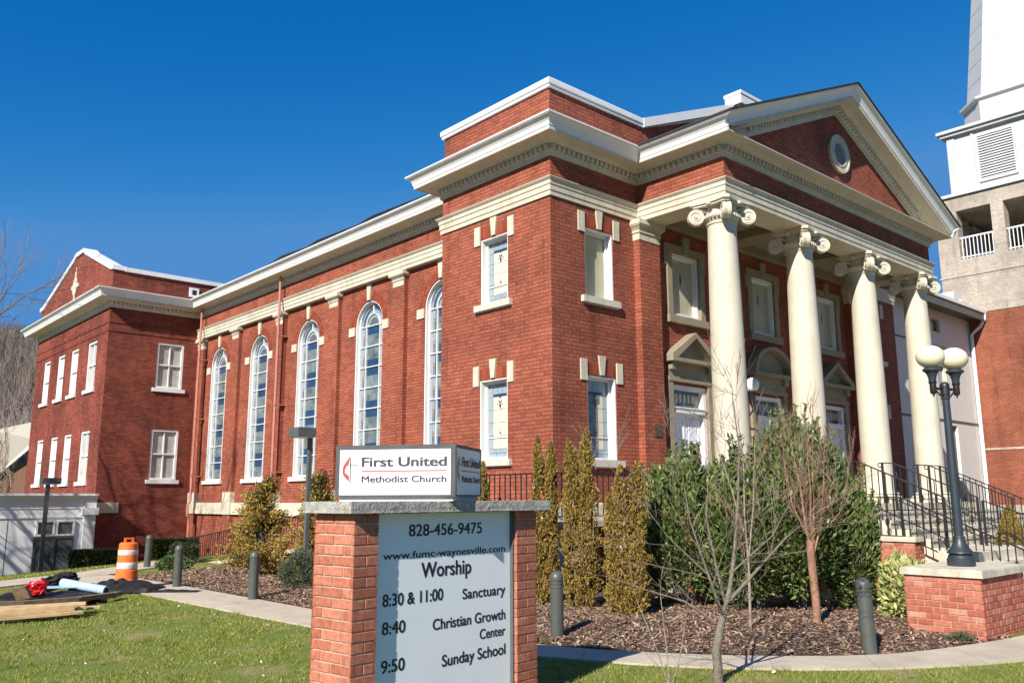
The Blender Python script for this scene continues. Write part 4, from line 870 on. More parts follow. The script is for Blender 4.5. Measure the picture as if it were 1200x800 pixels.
mb.box(B0-.18, B1+.18, D0-.18, D1+.18, 14.0, 14.12); mb.box(B0-.28, B1+.28, D0-.28, D1+.28, 14.12, 14.24)
F = wx(B0)
for c, w__ in ((D1-.15, .14), (D1-.95, .045), (-1.78, .06)): mb.fbox(F, c-w__, c+w__, 11.62, 13.98, .001, .05)
build(mb, 'steeple_base', 'tower_white', tw)
for uc in (-.55, -3.0, ):
    mb = MB(); frame_rect(mb, F, uc-.68, uc+.68, 11.88, 13.78, .07, .001, .06); lv = build(mb, 'louvre_frame', 'tower_white', tw)
    mb = MB()
    for k in range(17): z = 11.96+k*.104; mb.hexa([F.P(uc-.61, z, .05), F.P(uc+.61, z, .05), F.P(uc+.61, z+.06, .005), F.P(uc-.61, z+.06, .005), F.P(uc-.61, z+.018, .05), F.P(uc+.61, z+.018, .05), F.P(uc+.61, z+.078, .005), F.P(uc-.61, z+.078, .005)])
    build(mb, 'louvre_slats', 'tower_white', lv); mb = MB(); mb.fbox(F, uc-.61, uc+.61, 11.95, 13.71, .001, .004); build(mb, 'louvre_back', 'pole_gray', lv)
def chamf(h, c): return [(cx_+sx_*(h-(c if k else 0)), cy_+sy_*(h-(0 if k else c))) for sx_, sy_, o_ in ((-1, -1, 0), (1, -1, 1), (1, 1, 0), (-1, 1, 1)) for k in ((0, 1) if o_ == 0 else (1, 0))]
def loft(mb, lv):
    n = 8; vs = [(x, y, z) for h, c, z in lv for x, y in chamf(h, c)]
    mb.add(vs, [(i*n+j, i*n+(j+1) % n, (i+1)*n+(j+1) % n, (i+1)*n+j) for i in range(len(lv)-1) for j in range(n)]+[tuple(range((len(lv)-1)*n, len(lv)*n))])
mb = MB(); loft(mb, [(3.38, .90, 14.24), (3.38, .90, 15.45), (3.50, .92, 15.52), (3.50, .92, 15.62), (3.27, .85, 15.70), (.30, .08, 45)]); st = build(mb, 'spire', 'tower_white', tw)
for k in range(1, 18):
    z = 15.70+k*.80; h = 3.27-(z-15.7)*.1014; c = .85*h/3.27; mb = MB(); loft(mb, [(h-.02, c, z-.006), (h+.006, c, z-.004), (h+.006, c, z+.004), (h-.02, c, z+.006)]); build(mb, 'seam', 'tower_white', st)

# ------------------------------------------------------------------ real laid bricks for the walls close to the camera
def brick_wall_box(mb, x0, x1, y0, y1, z0, z1, Mx=None, bw=.20, rh=.073, jt=.010, m=0, joint=.007, seed=0):
    rnd = random.Random(seed); T = Mx or Matrix()
    n = int(round((z1-z0)/rh)); rh = (z1-z0)/n
    for r in range(n):
        za = z0+r*rh+jt/2; zb = z0+(r+1)*rh-jt/2
        for sx, L, F in ((0, x1-x0, Fr(x0, y0, 1, 0, 0, -1)), (1, x1-x0, Fr(x0, y1, 1, 0, 0, 1)), (2, y1-y0, Fr(x0, y0, 0, 1, -1, 0)), (3, y1-y0, Fr(x1, y0, 0, 1, 1, 0))):
            alt = (r+(1 if sx > 1 else 0)) % 2
            u = 0 if alt == 0 else -bw/2
            while u < L-1e-3:
                a = max(0, u); b = min(L, u+bw)
                if b-a > .02:
                    aa = a+(jt/2 if a > 1e-3 else 0); bb = b-(jt/2 if b < L-1e-3 else 0)
                    o = rnd.uniform(-.0015, .0015); e = rnd.uniform(-.001, .001); c = .004
                    q = [F.P(aa, za+e, -.03), F.P(bb, za+e, -.03), F.P(bb, zb+e, -.03), F.P(aa, zb+e, -.03), F.P(aa+c*.3, za+e, o-c), F.P(bb-c*.3, za+e, o-c), F.P(bb-c*.3, zb+e, o-c), F.P(aa+c*.3, zb+e, o-c), F.P(aa+c, za+e+c, o), F.P(bb-c, za+e+c, o), F.P(bb-c, zb+e-c, o), F.P(aa+c, zb+e-c, o)]
                    mb.add([T @ Vector(p) for p in q], [(0, 1, 5, 4), (1, 2, 6, 5), (2, 3, 7, 6), (3, 0, 4, 7), (4, 5, 9, 8), (5, 6, 10, 9), (6, 7, 11, 10), (7, 4, 8, 11), (8, 9, 10, 11)], m)
                u += bw
def core(mb, x0, x1, y0, y1, z0, z1, Mx=None, d=.009, m=0):
    T = Mx or Matrix(); p = [(x0+d, y0+d, z0), (x1-d, y0+d, z0), (x1-d, y1-d, z0), (x0+d, y1-d, z0), (x0+d, y0+d, z1), (x1-d, y0+d, z1), (x1-d, y1-d, z1), (x0+d, y1-d, z1)]
    mb.hexa([T @ Vector(q) for q in p], m)
def text_mesh(mb, body, T, x0, x1, zb, hcap, bold=.0, m=0, dep=.002):
    """letters fitted between x0..x1 on the baseline zb in the plane of T (x right, y up)"""
    cu = bpy.data.curves.new('t', 'FONT'); cu.body = body; cu.size = 1; cu.extrude = .0
    ob = bpy.data.objects.new('t', cu); COL.objects.link(ob); bpy.context.view_layer.update()
    me = bpy.data.meshes.new_from_object(ob.evaluated_get(bpy.context.evaluated_depsgraph_get()))
    vs = [v.co.copy() for v in me.vertices]; a = min(v.x for v in vs); b = max(v.x for v in vs)
    sx = (x1-x0)/(b-a); sz = hcap/.729
    k = 3 if bold else 1; w_ = bold*hcap*.9
    for i in range(k*(2 if bold else 1)):
        ox = (i % k-(k-1)/2)*w_; oy = (.5 if i >= k else -.5)*w_*.8 if bold else 0
        mb.add([T @ Vector((x0+(v.x-a)*sx+ox, zb+v.y*sz+oy, dep+i*.00012)) for v in vs], [tuple(p.vertices) for p in me.polygons], m)
    bpy.data.objects.remove(ob); bpy.data.curves.remove(cu); bpy.data.meshes.remove(me)

# ------------------------------------------------------------------ monument sign
SG = empty('monument_sign', (-6.7, -5.4, -H), 'brick monument sign with gray slab, black worship schedule and lit cabinet on top', 'sign')
az = R(83); ex = Vector((math.sin(az), math.cos(az), 0)); ey = Vector((-ex.y, ex.x, 0))
C0 = Vector((-7.636, -5.686, 0)); TS = Matrix((( ex.x, ey.x, 0, C0.x), (ex.y, ey.y, 0, C0.y), (0, 0, 1, 0), (0, 0, 0, 1)))
for a, b, sd in ((0, .232, 1), (1.785, 2.055, 2)):
    mb = MB(); brick_wall_box(mb, a, b, 0, .46, -1.75, -.105, TS, bw=.232 if a == 0 else .27, rh=.0755, seed=sd); pl = build(mb, 'pillar', 'brick_unit', SG)
    mb = MB(); core(mb, a, b, 0, .46, -1.8, -.106, TS); build(mb, 'mortar', 'mortar_lt', pl)
def tbox(mb, T, x0, x1, y0, y1, z0, z1, m=0): mb.hexa([T @ Vector(p) for p in ((x0, y0, z0), (x1, y0, z0), (x1, y1, z0), (x0, y1, z0), (x0, y0, z1), (x1, y0, z1), (x1, y1, z1), (x0, y1, z1))], m)
mb = MB(); tbox(mb, TS, .233, 1.784, .075, .40, -1.78, -.107); build(mb, 'panel_box', 'sign_frame', SG)
mb = MB(); tbox(mb, TS, .24, 1.765, .062, .075, -1.70, -.11); pn = build(mb, 'schedule_panel', 'panel', SG)
mb = MB(); tbox(mb, TS, 1.766, 1.784, .03, .0749, -1.70, -.11); tbox(mb, TS, .2335, .239, .055, .0749, -1.70, -.11); build(mb, 'panel_edge', 'pole_gray', SG)
# slab: rough-edged
mb = MB(); rnd = random.Random(5); poly = [(-.075, -.055), (2.19, -.055), (2.19, .55), (1.75, 1.25), (.7, 1.35), (-.02, .60), (-.075, .52)]
T2 = []
pts = []
for i in range(len(poly)):
    a = Vector(poly[i]); b = Vector(poly[(i+1) % len(poly)]); k = max(2, int((b-a).length/.02))
    for j in range(k): pts.append(a.lerp(b, j/k))
lv = [(-.104, -.004), (-.100, .003), (-.085, .0), (-.06, .002), (-.035, .0), (-.022, -.001), (-.018, -.006)]
cen = Vector((1.05, .5)); N = len(pts); vv = []
for z, o in lv:
    for p in pts:
        q = p+(p-cen).normalized()*(o+.0035*noise.noise(Vector((p.x*25, p.y*25, z*60)))+.003*noise.noise(Vector((p.x*70, p.y*70, z*140)))); vv.append(TS @ Vector((q.x, q.y, z+.002*noise.noise(Vector((q.x*14, q.y*14, 3))))))
mb.add(vv, [(i*N+j, i*N+(j+1) % N, (i+1)*N+(j+1) % N, (i+1)*N+j) for i in range(len(lv)-1) for j in range(N)]+[tuple(range((len(lv)-1)*N, len(lv)*N)), tuple(reversed(range(N)))])
build(mb, 'slab', 'cap_stone', SG, recalc=False)
mb = MB(); tbox(mb, TS, .5, 1.65, .47, 1.15, -1.8, -.106); build(mb, 'rear_pier', 'brick', SG)
TP = TS @ Matrix(((1, 0, 0, 0), (0, 0, -1, .062), (0, 1, 0, 0), (0, 0, 0, 1)))   # local x right, y up, z out of the panel
rows = [('828-456-9475', .585, 1.405, -.283, .098, .0), ('www.fumc-waynesville.com', .33, 1.70, -.447, .058, .010), ('Worship', .72, 1.275, -.60, .125, .010),
        ('8:30 & 11:00', .335, .955, -.785, .098, .010), ('Sanctuary', 1.18, 1.70, -.80, .088, .004), ('8:40', .335, .56, -.985, .098, .008), ('Christian Growth', .85, 1.70, -1.005, .09, .004), ('Center', 1.385, 1.70, -1.135, .085, .004),
        ('9:50', .335, .56, -1.255, .098, .008), ('Sunday School', .955, 1.70, -1.29, .095, .004)]
for t, a, b, zb, h, bd in rows:
    mb = MB(); text_mesh(mb, t, TP, a, b, zb, h*.95, .030 if t != 'www.fumc-waynesville.com' else .035); build(mb, 'lettering', 'ink', pn, recalc=False)
# cabinet, turned to face the corner
az2 = R(-36+180); c_near = Vector((CX, CY, 0)); rr = 6.92; th = R(38.15); CN = Vector((CX+rr*math.sin(th), CY+rr*math.cos(th), 0))
fx_ = Vector((math.sin(az2), math.cos(az2), 0)); fy_ = Vector((-fx_.y, fx_.x, 0))   # fx: along the face to the right; fy: into the box
TC = Matrix(((fx_.x, fy_.x, 0, CN.x), (fx_.y, fy_.y, 0, CN.y), (0, 0, 1, 0), (0, 0, 0, 1)))
L1, L2, ZB, ZT = 1.005, .80, .012, .428
mb = MB(); tbox(mb, TC, -L1, 0, 0, L2, ZB+.015, ZT)
for (a, b, c, d) in ((-L1-.006, .006, ZT-.028, ZT+.004), (-L1-.006, .006, ZB+.008, ZB+.02), (-L1-.006, -L1+.025, ZB+.02, ZT-.028), (-.032, .006, ZB+.02, ZT-.028)): tbox(mb, TC, a, b, -.014, -.0005, c, d)
for (a, b, c, d) in ((-.008, L2+.006, ZT-.022, ZT+.003), (-.008, L2+.006, ZB+.008, ZB+.02), (L2-.015, L2+.006, ZB+.02, ZT-.022), (-.008, .012, ZB+.02, ZT-.022)): tbox(mb, TC, .0005, .012, a, b, c, d)
cab = build(mb, 'cabinet', 'sign_frame', SG)
mb = MB(); tbox(mb, TC, -L1+.026, -.034, -.009, -.0005, ZB+.021, ZT-.029); f1 = build(mb, 'face', 'sign_white', cab)
mb = MB(); tbox(mb, TC, .0005, .009, .013, L2-.016, ZB+.021, ZT-.023); f2 = build(mb, 'side_face', 'panel', cab)
mb = MB()
for x in (-.9, -.5, -.1): tbox(mb, TC, x-.05, x+.05, .1, .3, -.02, ZB+.016)
tbox(mb, TC, -L1+.02, -.02, .02, L2-.03, -.016, ZB+.014); build(mb, 'cabinet_base', 'white', cab)
def flag(T, x0, x1, k=1):
    W_ = x1-x0; X = lambda u: x0+W_*u
    mb = MB(); T3 = T
    mb.add([T3 @ Vector((X(a), b, .003)) for a, b in ((.075+.021, .125), (.075+.029, .125), (.075+.029, .335), (.075+.021, .335))], [(0, 1, 2, 3)]); mb.add([T3 @ Vector((X(a), b, .0031)) for a, b in ((.062, .2735), (.062+.115, .2735), (.062+.115, .277), (.062, .277))], [(0, 1, 2, 3)])
    build(mb, 'cross_emblem', 'ink2', k, recalc=False)
    fl = [(.092, .352), (.086, .325), (.060, .300), (.038, .265), (.028, .235), (.033, .200), (.055, .170), (.088, .145), (.090, .165), (.088, .185), (.070, .197), (.050, .208), (.046, .232), (.050, .262), (.066, .285), (.082, .305), (.090, .325)]
    mb = MB(); n = len(fl)
    le = [(.092, .352), (.070, .312), (.046, .285), (.030, .250), (.028, .222), (.034, .196), (.058, .168), (.090, .143)]
    ri = [(.092, .352), (.088, .300), (.078, .280), (.062, .262), (.050, .238), (.050, .215), (.072, .198), (.088, .190)]
    for i in range(7): mb.add([T3 @ Vector((X(a), b, .0035)) for a, b in (le[i], ri[i], ri[i+1], le[i+1])], [(0, 1, 2, 3)])
    build(mb, 'flame_emblem', 'red_ink', k, recalc=False)
    for t, a, b, zb, h, bd in (('First United', .207, .963, .262, .077, .060), ('Methodist Church', .207, .963, .135, .053, .045)):
        mb = MB(); text_mesh(mb, t, T, X(a), X(b), zb, h, bd, dep=.003); build(mb, 'lettering', 'ink2', k, recalc=False)
    mb = MB(); mb.add([T3 @ Vector((X(a), b, .003)) for a, b in ((.205, .220), (.965, .220), (.965, .228), (.205, .228))], [(0, 1, 2, 3)]); build(mb, 'red_rule', 'red_ink', k, recalc=False)
flag(TC @ Matrix(((1, 0, 0, 0), (0, 0, -1, -.009), (0, 1, 0, 0), (0, 0, 0, 1))), -L1+.026, -.034, f1)
flag(TC @ Matrix(((0, 0, 1, .009), (1, 0, 0, 0), (0, 1, 0, 0), (0, 0, 0, 1))), .013, L2-.016, f2)

# ------------------------------------------------------------------ bollards
def make_bollard():
    r0 = empty('bollard', (0, 0, 0), 'x', 'bollard', 'domed bollards along the walk')
    mb = MB(); mb.lathe([(.082, -.1), (.082, .60), (.076, .605), (.076, .615), (.082, .62), (.082, .645), (.076, .65), (.076, .66), (.082, .665), (.082, .69), (.076, .695), (.076, .705), (.084, .71), (.084, .725)], (0, 0, 0), 20); build(mb, 'post', 'bollard', r0)
    mb = MB(); mb.lathe([(.084, .7255), (.083, .75), (.072, .785), (.048, .81), (.02, .822), (0, .824)], (0, 0, 0), 20); build(mb, 'dome', 'bollard', r0); return r0
b0 = make_bollard(); BL = [(-3.29, -3.36, 'domed bollard standing just right of the monument sign, before the narrow shrubs', 0, 0), (-1.474, -6.40, 'leaning domed bollard nearest the brick lamp pedestal', -.05, .03), (-4.115, 3.214, 'domed bollard in the mulch before the golden shrubs left of the sign', 0, .0), (-4.234, 6.317, 'domed bollard at the mulch edge just right of the orange barrel', .015, 0), (-2.893, 11.825, 'farthest domed bollard, behind the orange barrel by the dark hedge', 0, .02)]
for i, (x, y, lb, tx, ty) in enumerate(BL):
    o = b0 if i == 0 else copy_tree(b0); o.location = (x, y, 0); o.rotation_euler = (tx, ty, 0); o['label'] = lb

# ------------------------------------------------------------------ twin-globe lamp on its pedestal
px0, px1, py0, py1 = .35, 1.80, -6.95, -6.02
def brick_pedestal(name, lab, cat, x0, x1, y0, y1, z0, z1, capz, oh=.035, rh=.073, seed=1, mat='brick_unit2'):
    e = empty(name, ((x0+x1)/2, (y0+y1)/2, z0+.1), lab, cat)
    mb = MB(); brick_wall_box(mb, x0, x1, y0, y1, z0, z1, seed=seed, rh=rh); b_ = build(mb, 'brickwork', mat, e); mb = MB(); core(mb, x0, x1, y0, y1, z0, z1-.001); build(mb, 'mortar', 'mortar', b_)
    mb = MB(); c = .012; mb.box(x0-oh, x1+oh, y0-oh, y1+oh, z1, capz-c); mb.box(x0-oh+c, x1+oh-c, y0-oh+c, y1+oh-c, capz-c, capz); build(mb, 'cap', 'stone_cap', e)
    return e
brick_pedestal('brick_pedestal', 'low red brick pedestal with pale cap carrying the twin-globe lamp', 'pedestal', px0, px1, py0, py1, -1.8, -.965, -.875)
lp = empty('street_lamp', (.98, -6.50, -.875), 'dark twin-globe street lamp on the low brick pedestal', 'street lamp')
lx, ly, lz = .98, -6.50, -.875
mb = MB(); mb.lathe([(.165, 0), (.17, .02), (.168, .09), (.155, .10), (.15, .135), (.13, .145), (.165, .165), (.16, .18), (.13, .205), (.10, .25), (.075, .31), (.068, .35), (.075, .36), (.072, .375), (.06, .38)], (lx, ly, lz), 28); build(mb, 'base', 'lamp_metal', lp)
mb = MB(); mb.lathe([(.058, .36), (.054, 1.2), (.046, 2.16), (.055, 2.165), (.058, 2.185), (.045, 2.2)], (lx, ly, lz), 20); build(mb, 'pole', 'lamp_metal', lp)
mb = MB(); zt = lz+2.19
mb.lathe([(.05, 0), (.05, .03), (.06, .04), (.058, .14), (.062, .145), (.06, .17), (.04, .20), (.0, .215)], (lx, ly, zt), 14)
dr = Vector((.95, -.31, 0)).normalized()    # arm direction
GL = []
for s in (-1, 1):
    d = dr*s; mb.tube([Vector((lx, ly, zt+.13))+d*.05, Vector((lx, ly, zt+.11))+d*.12, Vector((lx, ly, zt+.12))+d*.2], .018, 8); mb.tube([Vector((lx, ly, zt+.03))+d*.05, Vector((lx, ly, zt+.02))+d*.10, Vector((lx, ly, zt+.08))+d*.16], .012, 6)
    c = Vector((lx, ly, zt))+d*.22; GL.append(c)
    mb.lathe([(0, -.0), (.008, .0), (.012, .03), (.035, .045), (.042, .06), (.042, .17), (.05, .18), (.052, .20), (.046, .21)], c, 14)
build(mb, 'twin_arm', 'black_metal', lp)
for c in GL:
    mb = MB(); mb.lathe([(.046, .205), (.05, .25), (.065, .30), (.09, .335), (.112, .345), (.115, .36), (.108, .375), (.085, .39)], c, 20); build(mb, 'globe_holder', 'lamp_metal', lp)
    mb = MB(); pr = [(.182*math.cos(t), .535+.155*math.sin(t)) for t in [R(-68+158*i/18) for i in range(19)]]; pr[-1] = (0, pr[-1][1]); mb.lathe(pr, c, 32); build(mb, 'globe', 'globe', lp)
# wall lanterns flanking the middle door
for x, lab in ((6.10, 'white globe wall lamp between the left and middle church doors'), (8.50, 'white globe wall lamp between the middle and right church doors')):
    e = empty('wall_lamp', (x, -.3, 1.9), lab, 'wall lamp', 'globe lamps flanking the middle door')
    mb = MB(); mb.fbox(wy(0), x-.06, x+.06, 1.75, 2.25, .003, .03); mb.tube([(x, -.02, 1.9), (x, -.18, 1.82), (x, -.3, 1.95), (x, -.3, 2.05)], .02, 8); mb.lathe([(.03, 2.02), (.05, 2.1), (.055, 2.25), (.085, 2.36), (.10, 2.38), (.08, 2.40)], (x, -.3, 0), 14); build(mb, 'bracket', 'black_metal', e)
    mb = MB(); mb.lathe([(.17*math.cos(t) if i < 18 else 0, 2.54+.17*math.sin(t)) for i, t in enumerate([R(-62+152*i/18) for i in range(19)])], (x, -.3, 0), 24); build(mb, 'globe', 'globe_w', e)
# square path lights
for (x, y, hh, lab, hw) in ((-3.85, 17.95, 2.72, 'square-headed path light post before the white annex', .26), (-2.60, 4.20, 3.0, 'square-headed path light post behind the left golden shrubs', .19)):
    z = gz(x, y); e = empty('path_light', (x, y, z), lab, 'path light', 'square-headed path lights')
    mb = MB(); pw_ = .055 if hw > .2 else .036; mb.box(x-pw_, x+pw_, y-pw_, y+pw_, z-.1, z+hh-.1); mb.box(x-.12, x+.12, y-.12, y+.12, z-.05, z+.05); build(mb, 'post', 'pole_gray', e)
    o_ = .06 if hw > .2 else -.17
    mb = MB(); mb.box(x+o_-hw, x+o_+hw, y-.2, y+.2, z+hh-.1, z+hh+.08); build(mb, 'lamp_head', 'pole_gray', e); mb = MB(); mb.box(x+o_-hw+.03, x+o_+hw-.03, y-.17, y+.17, z+hh-.112, z+hh-.101); build(mb, 'lens', 'globe_w', e)

# ------------------------------------------------------------------ terrace, ramp and railings along the church
te = empty('terrace_walk', (0, 0, -H), 'raised concrete walk and ramp hugging the church side behind the shrubs', 'ramp')
mb = MB(); mb.prism([(-.95, -1.0), (2.35, -1.0), (2.35, -.06), (-.055, -.06), (-.055, 1.0), (-.95, 1.0)], -.47, -.385)
mb.hexa([(-.95, 1.0, -.47), (.95, 1.0, -.47), (.95, 14.3, -1.97), (-.95, 14.3, -1.97), (-.95, 1.0, -.385), (.95, 1.0, -.385), (.95, 14.3, -1.88), (-.95, 14.3, -1.88)]); build(mb, 'deck', 'concrete', te)
mb = MB()
for (x, y) in ((-.80, -.85), (-.8, .6), (.9, -.85), (2.2, -.85)): mb.box(x-.1, x+.1, y-.1, y+.1, -1.9, -.471)
mb.box(-.6, .9, 1.2, 12, -1.9, -1.75); build(mb, 'pier', 'stone_cap', te)
mb = MB(); mb.hexa([(-.85, 2.2, -2.1), (-.7, 2.2, -2.1), (-.7, 14, -2.3), (-.85, 14, -2.3), (-.85, 2.2, -.62), (-.7, 2.2, -.62), (-.7, 14, -1.94), (-.85, 14, -1.94)]); build(mb, 'ramp_wall', 'brick', te)
def railing(name, lab, pts, hgt=.78, sp=.135, group=None, scroll=False, diamonds=True, thick=.022, lower=True):
    """pts: list of base points (x,y,z) along the foot of the rail"""
    e = empty(name, pts[0], lab, 'railing', group)
    P = [Vector(p) for p in pts]; upv = Vector((0, 0, hgt))
    mb = MB()
    for a, b in zip(P, P[1:]): mb.bar(a+upv, b+upv, .042, .022)
    if scroll:
        a = P[0]+upv; d = (P[0]-P[1]); d.z = 0; d.normalize(); mb.tube([a]+[a+d*(.05+.045*math.sin(t))+Vector((0, 0, -.045+.045*math.cos(t))) for t in [i*.5 for i in range(10)]], .011, 6)
    build(mb, 'top_rail', 'black_metal', e)
    if lower:
        mb = MB()
        for a, b in zip(P, P[1:]): mb.bar(a+Vector((0, 0, .09)), b+Vector((0, 0, .09)), .03, .018)
        build(mb, 'bottom_rail', 'black_metal', e)
    for p in P:
        mb = MB(); mb.bar(p+Vector((0, 0, -.12)), p+upv, .04, .04, up_=(0, 1, 0)); build(mb, 'post', 'black_metal', e)
    me = None; k2 = 0
    for a, b in zip(P, P[1:]):
        L = (b-a).length; n = max(1, int(L/sp))
        for i in range(1, n):
            p = a.lerp(b, i/n); k2 += 1
            if me is None:
                mb = MB(); mb.bar((0, 0, .09), (0, 0, hgt), .016, .016, up_=(0, 1, 0)); o = build(mb, 'baluster', 'black_metal', None, origin=(0, 0, 0)); me = o.data; o.parent = e; o.location = p-P[0]
                mb = MB(); mb.bar((0, 0, .09), (0, 0, hgt), .016, .016, up_=(0, 1, 0)); zc = hgt*.42
                q = [(0, .0, zc-.09), (.0, .045, zc), (0, 0, zc+.09), (0, -.045, zc), (0, 0, zc-.09)]
                for u, v in zip(q, q[1:]): mb.bar(u, v, .011, .011); mb.bar((u[1], 0, u[2]), (v[1], 0, v[2]), .011, .011)
                o2 = build(mb, 'diamond_baluster', 'black_metal', None, origin=(0, 0, 0)); me2 = o2.data; bpy.data.objects.remove(o2)
            else:
                dmd = diamonds and k2 % 7 == 4
                o = bpy.data.objects.new('diamond_baluster' if dmd else 'baluster', me2 if dmd else me); COL.objects.link(o); o.parent = e; o.location = p-P[0]
    return e
railing('railing', 'black iron railing round the terrace at the church corner', [(-.9, 1.0, -.385), (-.9, -.95, -.385), (.7, -.95, -.385), (2.3, -.95, -.385)], .80)
railing('railing', 'black iron railing sloping down the ramp beside the tall arched windows', [(-.9, 14.3, -1.88), (-.9, 9.8, -1.37), (-.9, 5.4, -.88), (-.9, 1.1, -.39)], .76)
# stairs up to the portico
st = empty('entrance_steps', (8, -4, -H), 'pale stone steps rising to the portico behind the black handrails', 'steps')
sx0, sx1 = 5.55, 13.0
mb = MB()
for k in range(5):
    z1 = -.12-.16*(k+1)+.0; y1 = -2.785-.36*k; mb.box(sx0, sx1, y1-.36, y1-.001, -1.9, z1); mb.box(sx0-.0, sx1, y1-.385, y1-.361, z1-.045, z1)
build(mb, 'upper_flight', 'stone_cap', st)
ya = -2.785-.36*5
mb = MB(); mb.box(4.9, sx1, ya-.7, ya-.03, -1.9, -.925); build(mb, 'landing', 'stone_cap', st)
mb = MB()
for k in range(5):
    z1 = -.925-.155*(k+1); y1 = ya-.701-.34*k; mb.box(4.6, 7.1, y1-.34, y1-.001, -1.9, z1)
build(mb, 'lower_flight', 'stone_cap', st)
brick_pedestal('cheek_wall', 'brick cheek wall with pale cap beside the portico steps, behind the lamp pedestal', 'wall', 5.12, 5.50, -4.12, -2.83, -1.8, -.80, -.715, seed=4)
brick_pedestal('planter_wall', 'low brick planter with pale cap under the small conical shrub', 'planter', 7.3, 10.2, -6.2, -4.0, -1.8, -1.07, -.985, seed=6)
hr = 'black handrails on the entrance steps'
railing('handrail', 'leftmost black handrail starting beside the second portico column', [(5.75, -2.6, -.12), (5.75, -2.85, -.14), (5.75, -4.45, -.85)], .85, group=hr, scroll=True)
railing('handrail', 'second black handrail down the steps, ending in line with the lamp pole', [(7.35, -2.6, -.12), (7.35, -2.85, -.14), (7.35, -4.45, -.85)], .85, group=hr, scroll=True)
railing('handrail', 'third black handrail, just left of the paired rail at the portico end', [(9.1, -2.6, -.12), (9.1, -2.85, -.14), (9.1, -4.5, -.87)], .85, group=hr, scroll=True)
railing('handrail', 'rightmost long black handrail running down in front of the tower brickwork', [(9.7, -2.6, -.12), (9.7, -2.85, -.14), (9.7, -4.6, -.92), (9.7, -6.6, -1.4)], .85, group=hr, scroll=True)
railing('handrail', 'long double black handrail crossing behind the lamp base down to the ground', [(5.3, -3.0, -.78), (5.3, -3.85, -.80), (5.3, -6.6, -2.0)], .80, group=hr)
railing('handrail', 'lower black handrail running past the little conical shrub', [(7.2, -4.6, -.92), (7.2, -6.9, -1.75)], .85, group=hr)

# ------------------------------------------------------------------ construction barrel and debris on the lawn edge
ba = empty('traffic_barrel', (-5.085, 6.684, -H+.02), 'orange construction barrel with two scuffed white bands on the walk', 'barrel'); bx, by, bz = -5.085, 6.684, -H+.02
mb = MB(); mb.lathe([(.225, 0), (.225, .16), (.21, .18)], (bx, by, bz), 8, smooth=False); build(mb, 'base', 'orange', ba)
mb = MB(); mb.lathe([(.205, .17), (.20, .34), (.19, .35), (.19, .36)], (bx, by, bz), 24); mb.lathe([(.184, .50), (.182, .62)], (bx, by, bz), 24); mb.lathe([(.177, .74), (.172, .84), (.145, .865), (.0, .87)], (bx, by, bz), 24); mb.lathe([(.185, .36), (.180, .75)], (bx, by, bz), 24)
build(mb, 'body', 'orange', ba)
for z0, z1, r_ in ((.37, .49, .192), (.63, .73, .185)): mb = MB(); mb.lathe([(r_-.004, z0), (r_, z0+.01), (r_-.002, z1-.01), (r_-.006, z1)], (bx, by, bz), 24); build(mb, 'white_band', 'band_white', ba)
mb = MB(); mb.box(bx-.09, bx-.05, by-.02, by+.02, bz+.86, bz+.93); mb.box(bx+.05, bx+.09, by-.02, by+.02, bz+.86, bz+.93); mb.box(bx-.09, bx+.09, by-.02, by+.02, bz+.925, bz+.955); build(mb, 'handle', 'orange', ba)
G = -H
# crumpled black sheeting
def crumple(name, lab, cat, cx, cy, sx, sy, rot, amp, mat, seed, nx=26, ny=18, zb=.02):
    mb = MB(); vv = []; ca, sa = math.cos(rot), math.sin(rot)
    for j in range(ny+1):
        for i in range(nx+1):
            u = i/nx-.5; v = j/ny-.5; wv = Vector((u*5, v*4, seed)); ed = 1+.10*noise.noise(Vector((u*3, v*3, seed+5)))
            x = u*sx*ed; y = v*sy*ed; e = max(0, 1-max(abs(u), abs(v))*2)**.5; z = zb+amp*(.35+.65*abs(noise.noise(wv)))*e+.02*abs(noise.noise(wv*4))
            vv.append((cx+x*ca-y*sa, cy+x*sa+y*ca, G+z))
    mb.add(vv, [(j*(nx+1)+i, j*(nx+1)+i+1, (j+1)*(nx+1)+i+1, (j+1)*(nx+1)+i) for j in range(ny) for i in range(nx)], 0, False)
    return tag(build(mb, name, mat, origin=(cx, cy, G), recalc=False), lab, cat)
crumple('plastic_sheeting', 'crumpled black plastic sheeting heaped beside the orange barrel', 'sheeting', -5.35, 6.35, 1.5, 1.1, R(-35), .36, 'black_plastic', 2)
crumple('plastic_sheeting', 'flat black sheeting tail lying on the walk right of the heap', 'sheeting', -4.85, 5.55, 1.5, .30, R(-40), .06, 'black_plastic', 9)
crumple('plastic_sheeting', 'black sheeting under the red bag at the left edge', 'sheeting', -6.7, 5.6, 1.9, 1.5, R(-30), .30, 'black_plastic', 14)
mb = MB(); d = Vector((.80, -.55, .05)).normalized()
a = Vector((-6.42, 5.95, G+.26)); b = Vector((-5.92, 5.15, G+.15)); mb.tube([a, b], .075, 16)
mb.tube([a+Vector((0, 0, 0)), a-(b-a).normalized()*.01], [.075, .06], 16)
rl = tag(build(mb, 'membrane_roll', 'blue_roll', origin=(-6, 5.8, G)), 'pale blue roll of membrane lying on the black sheeting', 'roll')
mb = MB(); mb.tube([b+(b-a).normalized()*.001, b+(b-a).normalized()*.012], .05, 12); build(mb, 'core', 'dark', rl)
mb = MB(); mb.obox((-6.55, 5.85, G+.20), Vector((.42, -.22, 0)), Vector((.05, .10, 0)), (0, 0, .012)); tag(build(mb, 'foam_sheet', 'blue_roll', origin=(-6.5, 5.8, G)), 'thin pale blue sheet lying left of the membrane roll', 'sheet')
